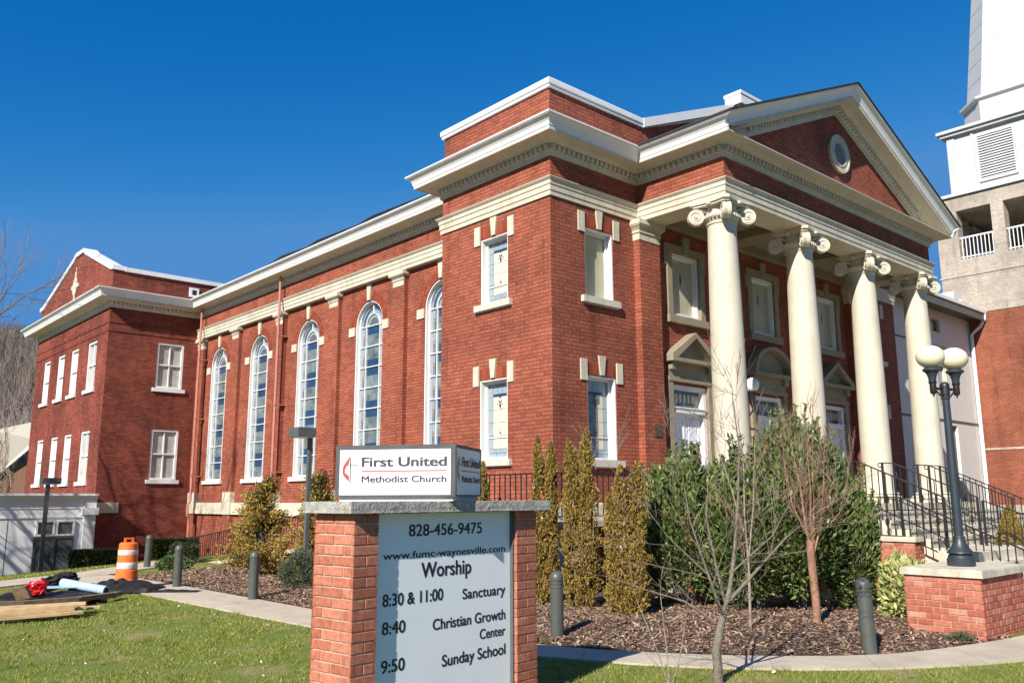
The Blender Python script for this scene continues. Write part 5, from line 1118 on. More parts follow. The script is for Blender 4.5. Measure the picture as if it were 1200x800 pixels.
def crate_like(name, lab, cat, c, ax, ay, az_, mat, seed):
    bm = bmesh.new(); bmesh.ops.create_cube(bm, size=2); bmesh.ops.subdivide_edges(bm, edges=bm.edges[:], cuts=9, use_grid_fill=True)
    c = Vector(c); ax, ay, az_ = Vector(ax), Vector(ay), Vector(az_); mb = MB()
    for v in bm.verts:
        p = c+ax*v.co.x+ay*v.co.y+az_*v.co.z; k = v.co*2.1+Vector((seed, seed, 0)); rr__ = v.co.length; p = c+(p-c)*(1-.16*(rr__-1)); k3 = k*2.3; p += Vector((noise.noise(k), noise.noise(k+Vector((9, 0, 0))), noise.noise(k+Vector((0, 9, 0)))))*.07+Vector((0, 0, 1))*abs(noise.noise(k3))*.05+Vector((1, 0, 0))*noise.noise(k3*1.7)*.03; v.co = p
    mb.add([v.co.copy() for v in bm.verts], [tuple(v.index for v in f.verts) for f in bm.faces]) if not bm.verts.index_update() else None
    bm.free(); return tag(build(mb, name, mat, origin=(c.x, c.y, G)), lab, cat)
crate_like('work_bag', 'crumpled bright red bag on the debris heap', 'bag', (-6.98, 5.35, G+.23), (.14, -.05, .02), (.04, .11, 0), (0.02, 0, .10), 'red_plastic', 3)
crate_like('work_bag', 'black bag slumped behind the red bag', 'bag', (-6.35, 6.35, G+.24), (.26, -.05, .05), (.05, .15, 0), (-.05, 0, .11), 'black_plastic', 8)
mb = MB(); mb.obox((-7.28, 4.95, G+.22), Vector((.09, -.04, .02)), Vector((.05, .13, 0)), Vector((-.05, 0, .09))); tag(build(mb, 'wood_block', 'old_wood', origin=(-7.28, 4.95, G)), 'short brown wood block leaning left of the red bag', 'block')
mb = MB(); pts = [Vector((-8.3, 4.35, G+.16)), Vector((-7.4, 4.25, G+.13)), Vector((-6.6, 4.35, G+.12)), Vector((-5.95, 4.75, G+.11)), Vector((-5.75, 5.0, G+.10))]
for p, q_ in zip(pts, pts[1:]): mb.bar(p, q_, .14, .07)
tag(build(mb, 'curved_board', 'old_wood', origin=(-7, 4.4, G)), 'long curved brown board along the front of the debris heap', 'board')
mb = MB(); mb.tube([(-7.1, 3.85, G+.07), (-6.75, 3.95, G+.07)], .055, 12); tag(build(mb, 'paper_roll', 'white', origin=(-7, 3.9, G)), 'small white roll under the curved board', 'roll')
pk = [(-7.95, 2.95, .02, .18, 1.7), (-7.98, 3.15, .02, .10, 1.75), (-7.85, 2.85, .062, .14, 1.8), (-7.9, 3.08, .062, .22, 1.7), (-7.9, 2.90, .105, .20, 1.7), (-7.8, 3.12, .105, .05, 1.9), (-7.85, 3.0, .148, .12, 1.7), (-7.55, 3.5, .06, -.02, 2.0), (-7.7, 3.35, .15, -.05, 1.8)]
for i, (x, y, z, a, L) in enumerate(pk):
    mb = MB(); d = Vector((math.cos(a-.15), math.sin(a-.15), 0)); mb.obox((x, y, G+z+.022), d*L/2, Vector((-d.y, d.x, 0))*.065, (0, 0, .019)); tag(build(mb, 'lumber_plank', 'wood', origin=(x, y, G)), 'fresh pale lumber plank in the loose stack at the left edge of the lawn', 'plank', 'fresh lumber planks stacked on the lawn')

# ------------------------------------------------------------------ foliage
RG = np.random.default_rng(11)
def leafcloud(name, C, D, size, asp, mat, parent=None, origin=(0, 0, -H), jit=.5, fold=False):
    """C (n,3) centres, D (n,3) growth directions: one pointed leaf each"""
    n = len(C); D = D+RG.normal(0, jit, D.shape); D /= np.linalg.norm(D, axis=1, keepdims=True)
    S = np.cross(D, RG.normal(0, 1, D.shape)); S /= np.linalg.norm(S, axis=1, keepdims=True)+1e-9
    sz = (np.asarray(size)*RG.uniform(.65, 1.3, n))[:, None]
    a = C-D*sz*.5; t = C+D*sz*.5; m_ = C-D*sz*.02; l_ = m_+S*sz*asp*.5; r_ = m_-S*sz*asp*.5
    V = np.stack([a, r_, t, l_], 1).reshape(-1, 3); F = np.arange(4*n).reshape(-1, 4)
    return np_mesh(name, V, F, mat, parent, origin)
def fbm(P, f, seed):
    out = np.zeros(len(P))
    for k in range(3):
        q = P*f*(2**k); out += (np.sin(q[:, 0]*1.7+seed+k)*np.cos(q[:, 1]*1.3+seed*2)+np.sin(q[:, 2]*2.1+seed*.7)*np.cos(q[:, 0]*.9-q[:, 1]*1.1+k))/(2**(k+1))
    return out
def stems(name, segs, mat, parent, n=5):
    mb = MB()
    for a, b, r0, r1 in segs: mb.tube([a, b], [r0, r1], n, caps=False)
    return build(mb, name, mat, parent, recalc=False)
# arborvitae
def arborvitae(x, y, h, tops, lab, nleaf=9000, leanv=0, wd=.20):
    z0 = gz(x, y)+.03; e = empty('arborvitae', (x, y, z0), lab, 'shrub', 'narrow bronze arborvitae by the terrace')
    Cs = []; Ds = []; seg = []
    for (dx, dy, hh, w_) in tops:
        n = int(nleaf*hh/h/len(tops)*1.5); t = RG.uniform(0, 1, n)**.8
        ang = RG.uniform(0, 2*np.pi, n); prof = np.where(t < .12, .75+2*t, np.clip(1.04*(1-t)**.42, .05, 1))
        P0 = np.stack([np.cos(ang), np.sin(ang), t*6], 1); lump = np.clip(1+.42*fbm(P0, 2.2, dx*9+dy*5)+.34*fbm(P0, 6, 3+dx*20), .30, 1.8)
        r = w_*prof*lump*np.sqrt(RG.uniform(.2, 1, n))*1.06
        bx_ = x+dx*(.55+.45*t)+leanv*t; by_ = y+dy*(.55+.45*t)
        C = np.stack([bx_+r*np.cos(ang), by_+r*np.sin(ang), z0+.04+t*hh], 1); D = np.stack([np.cos(ang)*.5, np.sin(ang)*.5, np.full(n, .95)], 1)
        Cs.append(C); Ds.append(D); seg.append((Vector((x+dx*.5, y+dy*.5, z0-.05)), Vector((x+dx+leanv*.9, y+dy, z0+hh*.9)), .022, .006))
    CC = np.concatenate(Cs); DD = np.concatenate(Ds); gap = fbm(CC*1.0, 9.0, x*3+y*7) > -.42; leafcloud('foliage', CC[gap], DD[gap], .055, .36, 'arbor', e, (x, y, z0), .5); st_ = []
    for k in range(70):
        i_ = RG.integers(0, len(CC)); p1 = CC[i_]; p0 = np.array([x+(p1[0]-x)*.15, y+(p1[1]-y)*.15, p1[2]-.18]); st_.append((Vector(p0), Vector(p1), .007, .003))
    seg += st_
    stems('stem', seg, 'bark', e)
arborvitae(-1.42, .28, 2.25, [(0, 0, 2.25, .16), (.06, -.05, 1.8, .15)], 'bronze arborvitae half hidden behind the sign cabinet', 8000)
arborvitae(-1.40, -1.20, 2.62, [(-.07, .07, 2.62, .15), (.08, -.07, 2.52, .16)], 'two-pointed bronze arborvitae just right of the sign slab', 15000)
arborvitae(-1.38, -1.95, 2.62, [(-.10, .10, 2.55, .17), (.09, -.09, 2.68, .20)], 'two-pointed bronze arborvitae in front of the church corner', 16000)
arborvitae(-1.40, -2.85, 2.15, [(-.16, .15, 1.7, .15), (-.03, .03, 2.1, .20), (.16, -.13, 2.16, .22), (.05, -.2, 1.2, .2)], 'broad many-pointed bronze arborvitae beside the big laurels', 20000)
# cherry laurels
def laurel(x, y, h, rx, ry, lab, n, seed, shoots=26):
    z0 = gz(x, y)+.05; e = empty('laurel_bush', (x, y, z0), lab, 'shrub', 'big glossy laurels before the portico'); rnd = np.random.default_rng(seed)
    th = rnd.uniform(0, 2*np.pi, n); ph = np.arccos(rnd.uniform(-.75, 1, n)); U = np.stack([np.sin(ph)*np.cos(th), np.sin(ph)*np.sin(th), np.cos(ph)], 1)
    lump = 1+.16*fbm(U, 2.2, seed)+.10*fbm(U, 6, seed+3); rad = lump*(rnd.uniform(.45, 1, n)**.45)
    C = np.stack([x+U[:, 0]*rx*rad, y+U[:, 1]*ry*rad, z0+h*.47+U[:, 2]*h*.53*rad], 1); C = C[C[:, 2] > z0+.03]; U = U[:len(C)]
    D = C-np.array([x, y, z0+h*.25]); D /= np.linalg.norm(D, axis=1, keepdims=True); D[:, 2] += .35
    Cs, Ds = [C], [D]; seg = []
    for k in range(shoots):    # upright leafy shoots that break the outline
        a = rnd.uniform(0, 2*np.pi); q = rnd.uniform(.1, .9); bx_ = x+rx*q*np.cos(a); by_ = y+ry*q*np.sin(a); zt_ = z0+h*(.50+.47*math.sqrt(max(0, 1-q*q))); L = rnd.uniform(.25, .6)
        dv = np.array([np.cos(a)*.3*q, np.sin(a)*.3*q, 1]); dv /= np.linalg.norm(dv); m_ = int(L*75); t = np.linspace(0, 1, m_)[:, None]; base = np.array([bx_, by_, zt_-.15])
        c = base+dv*t*L; aa = rnd.uniform(0, 2*np.pi, m_); off = np.stack([np.cos(aa), np.sin(aa), np.full(m_, .8)], 1); Cs.append(c+off*.04*(1.2-t)); Ds.append(off); seg.append((Vector(base), Vector(base+dv*L), .008, .003))
    for k in range(30):
        a = rnd.uniform(0, 2*np.pi); q = rnd.uniform(.2, .75); seg.append((Vector((x+.15*math.cos(a), y+.15*math.sin(a), z0-.05)), Vector((x+rx*q*math.cos(a), y+ry*q*math.sin(a), z0+h*rnd.uniform(.5, .85))), .016, .006))
    leafcloud('foliage', np.concatenate(Cs), np.concatenate(Ds), .105, .32, 'laurel', e, (x, y, z0), .42)
    stems('stem', seg, 'bark', e)
laurel(.15, -2.75, 2.28, .80, .80, 'left laurel bush, close to the bronze arborvitae', 15000, 1)
laurel(.55, -3.70, 2.30, .88, .80, 'middle laurel bush behind the gray bare tree', 15000, 2)
laurel(1.02, -4.18, 2.72, .84, .80, 'tallest laurel bush behind the orange-barked tree', 19000, 3, 34)
laurel(1.62, -4.72, 1.9, .42, .40, 'small right laurel bush nearest the brick cheek wall', 6000, 4, 9)
# generic rounded / open shrubs
def shrub(name, x, y, h, rx, ry, lab, mat, n, seed, size=.05, asp=.45, group=None, mat2=None, openk=0, zoff=0, box_=False):
    z0 = gz(x, y)+zoff; e = empty(name, (x, y, z0), lab, 'hedge' if box_ else 'shrub', group); rnd = np.random.default_rng(seed)
    if box_:
        U = rnd.uniform(-1, 1, (n, 3)); ax = rnd.integers(0, 3, n); s_ = np.where(rnd.uniform(0, 1, n) < .5, -1, 1); q = rnd.uniform(.82, 1.03, n)
        for k in range(3): U[ax == k, k] = (s_*q)[ax == k]
        ed = 1-.10*np.abs(U[:, 0]*U[:, 1])-.05*np.abs(U[:, 2]); C = np.stack([x+U[:, 0]*rx*ed+.03*fbm(U, 7, seed), y+U[:, 1]*ry*ed, z0+h*.5+U[:, 2]*h*.5*(1+.05*fbm(U, 5, seed))], 1); D = U.copy(); D[:, 2] += .3
    elif openk:
        Cs = []; Ds = []; seg = []
        for k in range(openk):
            a = rnd.uniform(0, 2*np.pi); q = k/openk; zz = z0+h*(.05+.88*q); L = (1-q)**.7*1.0+.12; L *= rnd.uniform(.7, 1.25)
            p0 = np.array([x, y, zz]); d = np.array([np.cos(a)*rx*L, np.sin(a)*ry*L, h*(.10+.12*rnd.uniform())]); p1 = p0+d; seg.append((Vector(p0), Vector(p1), .012, .004))
            m_ = int(n/openk); t = rnd.uniform(.25, 1.05, m_)[:, None]; spread = .11*(1.15-t*.5); c = p0+d*t+rnd.normal(0, 1, (m_, 3))*spread*np.array([1, 1, .55]); Cs.append(c); dd = np.repeat(d[None]/np.linalg.norm(d), m_, 0); dd[:, 2] -= .05; Ds.append(dd)
        C = np.concatenate(Cs); D = np.concatenate(Ds); seg.append((Vector((x, y, z0-.05)), Vector((x, y, z0+h*.95)), .03, .008)); stems('stem', seg, 'bark', e)
    else:
        th = rnd.uniform(0, 2*np.pi, n); ph = np.arccos(rnd.uniform(-.6, 1, n)); U = np.stack([np.sin(ph)*np.cos(th), np.sin(ph)*np.sin(th), np.cos(ph)], 1); rad = (1+.2*fbm(U, 3, seed))*(rnd.uniform(.3, 1, n)**.4)
        C = np.stack([x+U[:, 0]*rx*rad, y+U[:, 1]*ry*rad, z0+h*.42+U[:, 2]*h*.58*rad], 1); D = U+np.array([0, 0, .5])
    k = C[:, 2] > z0; C, D = C[k], D[k]
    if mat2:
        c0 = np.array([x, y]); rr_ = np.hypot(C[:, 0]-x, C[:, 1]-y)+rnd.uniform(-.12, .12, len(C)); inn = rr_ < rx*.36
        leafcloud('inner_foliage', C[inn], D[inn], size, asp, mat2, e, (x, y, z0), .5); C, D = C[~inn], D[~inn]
    leafcloud('foliage', C, D, size, asp, mat, e, (x, y, z0), .5)
    return e
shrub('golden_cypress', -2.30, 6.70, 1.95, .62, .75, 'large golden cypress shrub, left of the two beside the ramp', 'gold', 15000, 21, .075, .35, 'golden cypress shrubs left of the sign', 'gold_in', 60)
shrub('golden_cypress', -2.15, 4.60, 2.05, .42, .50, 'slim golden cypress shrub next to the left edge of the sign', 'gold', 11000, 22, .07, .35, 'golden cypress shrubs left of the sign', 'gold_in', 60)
shrub('juniper', -2.75, 4.0, .78, .45, .55, 'gray-green juniper at the foot of the slim golden cypress', 'juniper', 7000, 23, .055, .3)
shrub('small_shrub', -2.95, 9.9, .42, .40, .42, 'small bright green shrub behind the second bollard', 'green', 2200, 24, .06, .5)
shrub('box_hedge', -2.35, 17.1, .50, .95, .45, 'clipped dark boxwood hedge before the white annex doors', 'hedge', 26000, 25, .06, .6, box_=True)
shrub('box_hedge', -.35, 16.8, .62, .72, .5, 'clipped dark boxwood hedge at the brick wing wall behind the barrel', 'hedge', 24000, 26, .06, .6, box_=True)
shrub('box_shrub', -1.45, 13.2, .55, .40, .6, 'low rounded boxwood at the foot of the ramp railing', 'hedge', 4000, 27, .045, .6)
shrub('box_shrub', -1.55, 8.6, .6, .45, .8, 'low dark shrub under the ramp railing beside the golden cypress', 'hedge', 4000, 37, .045, .6)
shrub('variegated_shrub', 1.22, -5.62, .92, .36, .36, 'yellow-green variegated shrub between the laurels and the brick pedestal', 'varieg', 1500, 28, .105, .42)
e = shrub('conical_shrub', 8.1, -4.75, .85, .01, .01, 'small conical shrub standing in the planter behind the street lamp', 'arbor', 10, 29)
n = 5200; t = RG.uniform(0, 1, n); a = RG.uniform(0, 6.283, n); r = .36*(1-t)**.85*np.sqrt(RG.uniform(.4, 1, n)); zb = -.985
e.location = (8.1, -4.75, zb+H)
for ch in list(e.children): bpy.data.objects.remove(ch)
e['_o'] = (8.1, -4.75, zb); leafcloud('foliage', np.stack([8.1+r*np.cos(a), -4.75+r*np.sin(a), zb+.02+t*.82], 1), np.stack([np.cos(a)*.5, np.sin(a)*.5, np.full(n, .8)], 1), .05, .45, 'arbor', e, (8.1, -4.75, zb), .5)
shrub('weed_tuft', .1, -6.75, .12, .22, .15, 'tiny pale green tuft at the foot of the brick pedestal', 'juniper', 500, 31, .05, .3)

# ------------------------------------------------------------------ bare trees
def grow(rnd, p, d, L, r, depth, out, up_=.25, spread=.55, minr=.0022, taper=.72, kids=(2, 3), wig=.12, tips=None):
    n = max(2, int(L/.12)); pts = [p.copy()]; rad = [r]; q = p.copy(); dd = d.copy()
    for i in range(n):
        dd = (dd+Vector((rnd.gauss(0, wig), rnd.gauss(0, wig), rnd.gauss(0, wig)+up_*.08))).normalized(); q = q+dd*L/n; pts.append(q.copy()); rad.append(max(minr, r*(1-(1-taper)*(i+1)/n)))
    out.append((pts, rad, depth))
    if depth == 0: return
    for k in range(rnd.randint(*kids)):
        t = rnd.uniform(.35, 1.0); i = min(len(pts)-1, int(t*(len(pts)-1))+0); ax = dd.orthogonal(); ax.rotate(Matrix.Rotation(rnd.uniform(0, 6.283), 3, dd)); nd_ = (dd*(1-spread)+ax.normalized()*spread*rnd.uniform(.6, 1.3)+Vector((0, 0, up_))).normalized()
        grow(rnd, pts[i], nd_, L*rnd.uniform(.5, .85), max(minr, rad[i]*rnd.uniform(.45, .68)), depth-1, out, up_, spread, minr, taper, kids, wig)
    grow(rnd, pts[-1], dd, L*rnd.uniform(.55, .8), max(minr, rad[-1]*.9), depth-1, out, up_, spread, minr, taper, kids, wig)
def tree(name, x, y, lab, trunk, limbs, mt, mb_, seed, depth=3, group=None, kw={}, minr=.0022, zoff=0):
    z0 = gz(x, y)+zoff; e = empty(name, (x, y, z0), lab, 'tree', group); rnd = random.Random(seed); B = Vector((x, y, z0))
    mb = MB(); mb.tube([B+Vector(p) for p, r in trunk], [r for p, r in trunk], 12); 
    thin = []
    for (pts, r0, r1) in limbs:
        P_ = [B+Vector(p) for p in pts]; n = len(P_); mb.tube(P_, [r0+(r1-r0)*i/(n-1) for i in range(n)], 8)
        for i in range(1, n):
            for k in range(kw.get('side', 3)):
                t = rnd.uniform(0, 1); p = P_[i-1].lerp(P_[i], t); d = (P_[i]-P_[i-1]).normalized(); a = d.orthogonal(); a.rotate(Matrix.Rotation(rnd.uniform(0, 6.283), 3, d)); rr_ = (r0+(r1-r0)*(i-1+t)/(n-1))
                grow(rnd, p, (d*.5+a*.6+Vector((0, 0, .25))).normalized(), kw.get('L', .42)*rnd.uniform(.6, 1.3), max(minr, min(.0055 if minr < .004 else 1, rr_*.38)), depth-1, thin, kw.get('up', .25), kw.get('spread', .5), minr, .6, (1, 2), .10)
        grow(rnd, P_[-1], (P_[-1]-P_[-2]).normalized(), kw.get('L', .42), r1, depth, thin, kw.get('up', .25), kw.get('spread', .5), minr, .6, (1, 3), .10)
    build(mb, 'trunk', mt, e, recalc=False)
    mb = MB()
    for pts, rad, dp_ in thin: mb.tube(pts, rad, 5 if rad[0] > .005 else 3, caps=False)
    build(mb, 'crown', mb_, e, recalc=False); return e
# camera-frame helpers only describe directions on the ground: r = to the right of the view, f = away
rgt = Vector((rt.x, rt.y, 0)); fwd = Vector((fw.x, fw.y, 0)).normalized()
def W(a, b, c): v = rgt*a+fwd*b; return (v.x, v.y, c)
tree('bare_tree', -3.93, -6.12, 'gray-barked bare young tree on the lawn in front of the laurels',
     [(W(0, 0, -.1), .052), (W(.01, 0, .15), .044), (W(.0, 0, .30), .043), (W(.05, 0, .50), .038), (W(.10, .02, .66), .034)],
     [([W(.10, .02, .64), W(.17, .05, .85), W(.24, .08, 1.2), W(.30, .08, 1.7), W(.34, .1, 2.2), W(.30, .1, 2.65)], .026, .005),
      ([W(.08, .0, .60), W(.0, -.08, .80), W(-.10, -.1, 1.1), W(-.22, -.1, 1.5), W(-.28, -.12, 1.95)], .018, .004),
      ([W(.13, .02, .72), W(.42, .1, .98), W(.75, .15, 1.30), W(1.05, .1, 1.55)], .019, .004),
      ([W(.05, .0, .52), W(-.25, .15, .72), W(-.60, .2, .82), W(-1.0, .25, .95)], .012, .003),
      ([W(.12, .0, .66), W(.10, .25, 1.0), W(.05, .4, 1.5), W(.12, .5, 2.0)], .015, .004),
      ([W(.2, .05, 1.0), W(.55, -.15, 1.35), W(.8, -.2, 1.8)], .010, .003),
      ([W(-.08, -.1, 1.0), W(-.45, -.15, 1.35), W(-.75, -.2, 1.75)], .009, .003)], 'bark', 'twig', 41, 3, kw=dict(side=2, L=.38, up=.22, spread=.5), minr=.0020)
tree('bare_tree', -.36, -5.16, 'orange-barked multi-stemmed bare tree in the mulch before the tallest laurel',
     [(W(0, 0, -.1), .062), (W(.01, 0, .4), .052), (W(-.01, 0, .8), .054), (W(-.02, 0, 1.15), .050)],
     [([W(-.02, 0, 1.1), W(-.07, .0, 1.45), W(-.10, .02, 1.9), W(-.16, .05, 2.35)], .026, .006),
      ([W(.02, 0, 1.1), W(.06, .02, 1.5), W(.09, .05, 2.0), W(.12, .05, 2.5)], .024, .006),
      ([W(.03, 0, 1.0), W(.14, .0, 1.35), W(.22, .05, 1.8), W(.28, .1, 2.25)], .015, .005),
      ([W(-.04, 0, 1.2), W(-.22, .0, 1.6), W(-.28, .0, 2.1)], .016, .005),
      ([W(.0, 0, 1.3), W(.0, -.10, 1.8), W(-.02, -.12, 2.3)], .016, .005),
      ([W(.2, 0, 1.3), W(.36, -.1, 1.5), W(.50, -.1, 1.95)], .008, .003)], 'bark_orange', 'twig_red', 43, 3, kw=dict(side=4, L=.30, up=.60, spread=.28), minr=.0018)
# tall whip-like shoots between them
tree('sapling', -1.25, -4.75, 'slender reddish bare sapling rising above the middle laurel', [(W(0, 0, -.1), .02), (W(.02, 0, .8), .016)], [([W(.02, 0, .8), W(.0, 0, 1.5), W(.02, 0, 2.1), W(-.03, 0, 2.9)], .014, .003), ([W(.02, 0, .9), W(.12, 0, 1.6), W(.18, 0, 2.4)], .012, .004), ([W(.0, 0, 1.2), W(-.15, 0, 1.8), W(-.32, 0, 2.4)], .012, .004)], 'bark_pale', 'twig_red', 47, 2, kw=dict(side=3, L=.4, up=.6, spread=.3), minr=.0028)
tree('sapling', -4.55, -6.05, 'thin bare shoots springing up at the left of the gray-barked tree', [(W(0, 0, -.1), .012), (W(-.02, 0, .1), .010)], [([W(0, 0, 0), W(-.10, 0, .35), W(-.28, 0, .8)], .007, .003), ([W(0, 0, 0), W(-.02, 0, .4), W(-.06, 0, .85)], .007, .003), ([W(.0, 0, .0), W(.10, 0, .3), W(.16, 0, .6)], .006, .003)], 'bark_pale', 'twig', 48, 1, kw=dict(side=2, L=.25, up=.4, spread=.4), minr=.0022)
# big trees on the left outside the frame; their branches reach in and shade the wing
BT = dict(side=5, L=1.3, up=.25, spread=.5)
def bigtree(x, y, h, lab, seed, s=1):
    l = []
    rn = random.Random(seed)
    for k in range(8):
        a = k*.785+rn.uniform(-.3, .3); b0_ = h*rn.uniform(.25, .5); q = rn.uniform(.7, 1.05); l.append(([(0, 0, b0_), (math.cos(a)*1.1*q, math.sin(a)*1.1*q, b0_+h*.15), (math.cos(a)*2.2*q, math.sin(a)*2.2*q, b0_+h*.30), (math.cos(a)*3.0*q, math.sin(a)*3.0*q, b0_+h*.42)], .08*s, .022))
    l.append(([(0, 0, h*.5), (.2, .1, h*.7), (.1, .3, h*.88)], .10, .03))
    return tree('bare_tree', x, y, lab, [((0, 0, -.2), .20*s), ((.05, 0, h*.25), .17*s), ((0, .1, h*.5), .13*s)], l, 'bark', 'twig', seed, 3, kw=BT, minr=.0045)
bigtree(-9.2, 15.6, 9.0, 'tall bare tree beyond the left edge whose branches reach over the white annex', 61)
bigtree(-13.5, 14.0, 9.5, 'tall bare tree far to the left that throws branch shadows on the wing', 62)
# leafless woods covering the hill: nobody could count them
rgh = np.random.default_rng(3); n = 26000
a = np.radians(rgh.uniform(2, 24, n)); rr_ = rgh.uniform(150, 436, n)
j_ = (rr_-150)/22; i_ = (np.degrees(a)+35)/1.3; hv = np.array(HV).reshape(14, 61); j0 = np.clip(j_.astype(int), 0, 12); i0 = np.clip(i_.astype(int), 0, 59); fj = j_-j0; fi = i_-i0
z = (hv[j0, i0]*(1-fj)*(1-fi)+hv[j0+1, i0]*fj*(1-fi)+hv[j0, i0+1]*(1-fj)*fi+hv[j0+1, i0+1]*fj*fi)
x = CX+np.sin(a)*rr_; y = CY+np.cos(a)*rr_; h_ = rgh.uniform(4, 10, n); b = rgh.uniform(0, 3.14, n); w_ = rgh.uniform(.06, .22, n); le = rgh.normal(0, .7, n); m_ = h_*.45
P = lambda dx, dz: np.stack([x+dx*np.cos(b), y+dx*np.sin(b), z+dz-.5], 1)
V = np.concatenate([np.stack([P(-w_, 0*h_), P(w_, 0*h_), P(w_*.2+le, h_)], 1), np.stack([P(le*.4, m_), P(le*.4+w_, m_), P(le*.4+h_*.22, h_*.9)], 1), np.stack([P(le*.4, m_), P(le*.4-w_, m_), P(le*.4-h_*.25, h_*.85)], 1)]).reshape(-1, 3)
tag(np_mesh('hill_woods', V, np.arange(len(V)).reshape(-1, 3), 'hill_twigs'), 'leafless brown woods covering the hill at the far left', 'woods', kind='stuff')
# bare trees on the slope behind
ht = []
for i in range(26):
    rn = random.Random(200+i); a = R(9+rn.uniform(-6, 12)); rr = rn.uniform(75, 120); x = CX+math.sin(a)*rr; y = CY+math.cos(a)*rr
    if i == 0:
        l = [([(0, 0, 2.5), (math.cos(k)*.8, math.sin(k)*.8, 5), (math.cos(k)*1.6, math.sin(k)*1.6, 8), (math.cos(k)*2, math.sin(k)*2, 10.5)], .10, .03) for k in (0, 1, 2.1, 3.2, 4.3, 5.4)]
        t0 = tree('hillside_tree', 0, -300, 'x', [((0, 0, -1), .25), ((0, 0, 3), .18), ((0, 0, 9), .09)], l, 'bark_pale', 'bark_pale', 77, 2, 'pale bare trees on the slope at the left', kw=dict(side=6, L=2.2, up=.5, spread=.4), minr=.022); o = t0
    else: o = copy_tree(t0)
    o.location = (x, y, gz(x, y)+H-1+max(0, (rr-80)*.10)); o.rotation_euler = (0, 0, rn.uniform(0, 6)); s = rn.uniform(.8, 1.15); o.scale = (s, s, s)
    o['label'] = 'pale bare tree among the leafless trees on the slope behind the far left building'

# ------------------------------------------------------------------ grass, mulch chips, fallen leaves
def inside(px, py, poly):
    c = np.zeros(len(px), bool); j = len(poly)-1
    for i in range(len(poly)):
        xi, yi = poly[i]; xj, yj = poly[j]; k = ((yi > py) != (yj > py)) & (px < (xj-xi)*(py-yi)/(yj-yi+1e-12)+xi); c ^= k; j = i
    return c
nearA = near[:-8]
lawn = [(x-.02, y-.02) for x, y in nearA]+[(8, -14), (-11, -14), (-15, 3.0), (-6.85, 8.6)]
def scatter(poly, n, wfun, rng):
    P = np.array(poly); x = rng.uniform(P[:, 0].min(), P[:, 0].max(), n); y = rng.uniform(P[:, 1].min(), P[:, 1].max(), n); k = inside(x, y, poly); x, y = x[k], y[k]; w_ = wfun(x, y); k = rng.uniform(0, 1, len(x)) < w_; return x[k], y[k]
rg = np.random.default_rng(5)
def vis(x, y):   # denser where the lawn lies close to the camera and in front of it
    dx, dy = x-CX, y-CY; f = dx*fwd.x+dy*fwd.y; r = dx*rgt.x+dy*rgt.y; ok = (f > 4.0) & (np.abs(r) < f*.66+.4)
    den = np.clip((7.5/np.maximum(f, 1))**1.6, .10, 1); P = np.stack([x, y, x*0], 1); pat = np.clip(.62+.85*fbm(P, 1.3, 4)+.75*fbm(P, 5, 2), .03, 1)
    return ok*den*pat
x, y = scatter(lawn, 1900000, vis, rg); print('blades', len(x))
def blades(name, x, y, hgt, wdt, mat, lean=.5):
    n = len(x); f = (x-CX)*fwd.x+(y-CY)*fwd.y; sc_ = np.clip(f/6.5, 1, 2.3); z = np.array([gz(a, b) for a, b in zip(x, y)]) if n < 5e4 else np.full(n, -1.7)
    a = rg.uniform(0, 6.283, n); h = hgt*rg.uniform(.5, 1.4, n); w_ = wdt*sc_; t = rg.uniform(0, 6.283, n); le = rg.uniform(0, lean, n)*h*2
    p0 = np.stack([x-np.cos(a)*w_, y-np.sin(a)*w_, z-.002], 1); p1 = np.stack([x+np.cos(a)*w_, y+np.sin(a)*w_, z-.002], 1); p2 = np.stack([x+np.cos(t)*le, y+np.sin(t)*le, z+h], 1)
    V = np.stack([p0, p1, p2], 1).reshape(-1, 3); return np_mesh(name, V, np.arange(3*n).reshape(-1, 3), mat)
tag(blades('grass', x, y, .032, .0028, 'grass', .9), 'short patchy winter grass on the lawn', 'grass', kind='stuff')
x, y = scatter(lawn, 1500, lambda x, y: ((x-CX)**2+(y-CY)**2 < 260)*np.ones(len(x)), rg); k = 26; xx = np.repeat(x, k)+rg.normal(0, .025, len(x)*k); yy = np.repeat(y, k)+rg.normal(0, .025, len(y)*k); kk = inside(xx, yy, lawn)
tag(blades('grass_tufts', xx[kk], yy[kk], .058, .003, 'grass', .8), 'taller tufts of coarse grass standing out of the lawn', 'grass', kind='stuff')
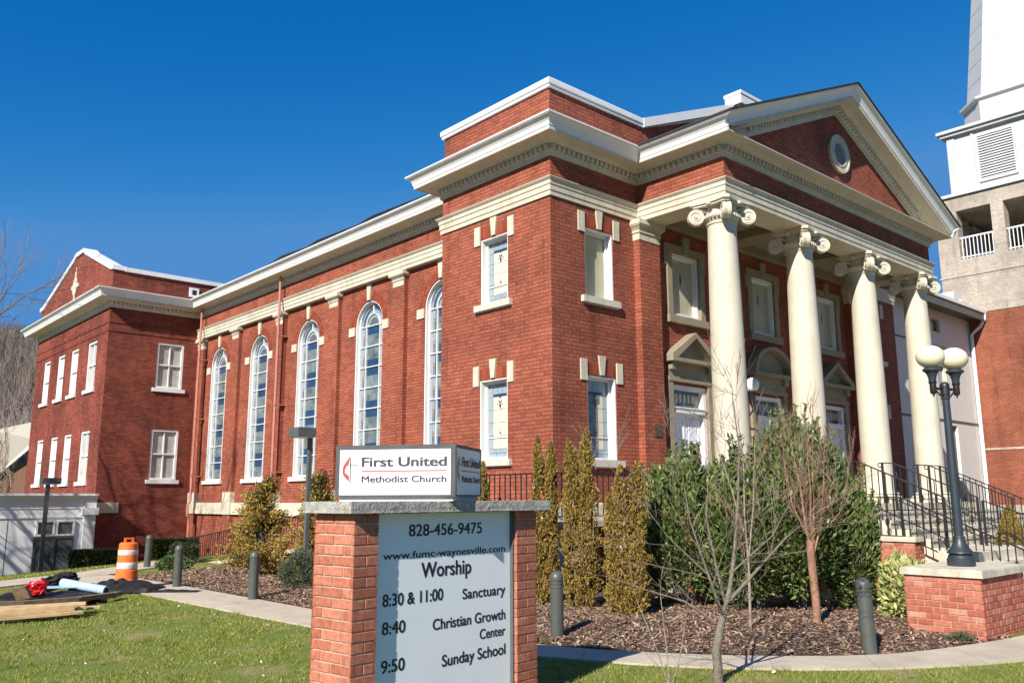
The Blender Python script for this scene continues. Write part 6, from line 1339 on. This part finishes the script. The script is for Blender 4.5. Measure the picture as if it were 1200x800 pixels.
far_strip = [(-16.3, 4.3), (-7.0, 9.9), (-5.9, 10.6), (-3.2, 12.9), (-1.3, 14.8), (-2.2, 16.3), (-4.3, 18.6), (-9.5, 18.7), (-16, 18)]
x, y = scatter(far_strip, 60000, lambda x, y: np.ones(len(x)), rg); tag(blades('grass_strip', x, y, .04, .006, 'grass', .9), 'short grass strip between the walk and the white annex', 'grass', kind='stuff')
bedpoly = [rows_[0] for rows_ in [[(x+.02, y)] for x, y in bed]]+[(1.1, -6.4), (1.2, -4), (.3, -.9), (-.9, -.8), (-.9, 9.0)]
bedpoly = [(x+.03, y+.02) for x, y in bed]+[(2.4, -6.0), (2.4, -2.9), (-.8, -1.2), (-.9, 9.0)]
x, y = scatter(bedpoly, 130000, lambda x, y: np.clip(1.0-.04*(x-CX), .25, 1), rg); n = len(x); print('chips', n)
z = np.array([bedz(a, b) for a, b in zip(x, y)])+rg.uniform(.0, .02, n)
D = rg.normal(0, 1, (n, 3))*np.array([1, 1, .35]); D /= np.linalg.norm(D, axis=1, keepdims=True); S = np.cross(D, rg.normal(0, .35, (n, 3))+np.array([0, 0, 1])); S /= np.linalg.norm(S, axis=1, keepdims=True)
big = (rg.uniform(0, 1, n) < .06)[:, None]; L = rg.uniform(.010, .034, n)[:, None]*(1+big*1.1); w_ = rg.uniform(.004, .010, n)[:, None]*(1+big*1.0); C = np.stack([x, y, z], 1)
V = np.stack([C-D*L-S*w_, C+D*L-S*w_, C+D*L+S*w_, C-D*L+S*w_], 1).reshape(-1, 3); tag(np_mesh('mulch_chips', V, np.arange(4*n).reshape(-1, 4), 'chips'), 'shredded brown bark mulch covering the planting bed', 'mulch', kind='stuff')
x, y = scatter(lawn, 3800, lambda x, y: ((x-CX)**2+(y-CY)**2 < 300)*np.ones(len(x)), rg); n = len(x); C = np.stack([x, y, np.full(n, -1.672)], 1); leafcloud_o = leafcloud('fallen_leaves', C, rg.normal(0, 1, (n, 3))*np.array([1, 1, .2]), rg.uniform(.012, .045, n), .6, 'leaf_dead'); tag(leafcloud_o, 'dry brown leaves scattered on the lawn', 'leaves', kind='stuff')
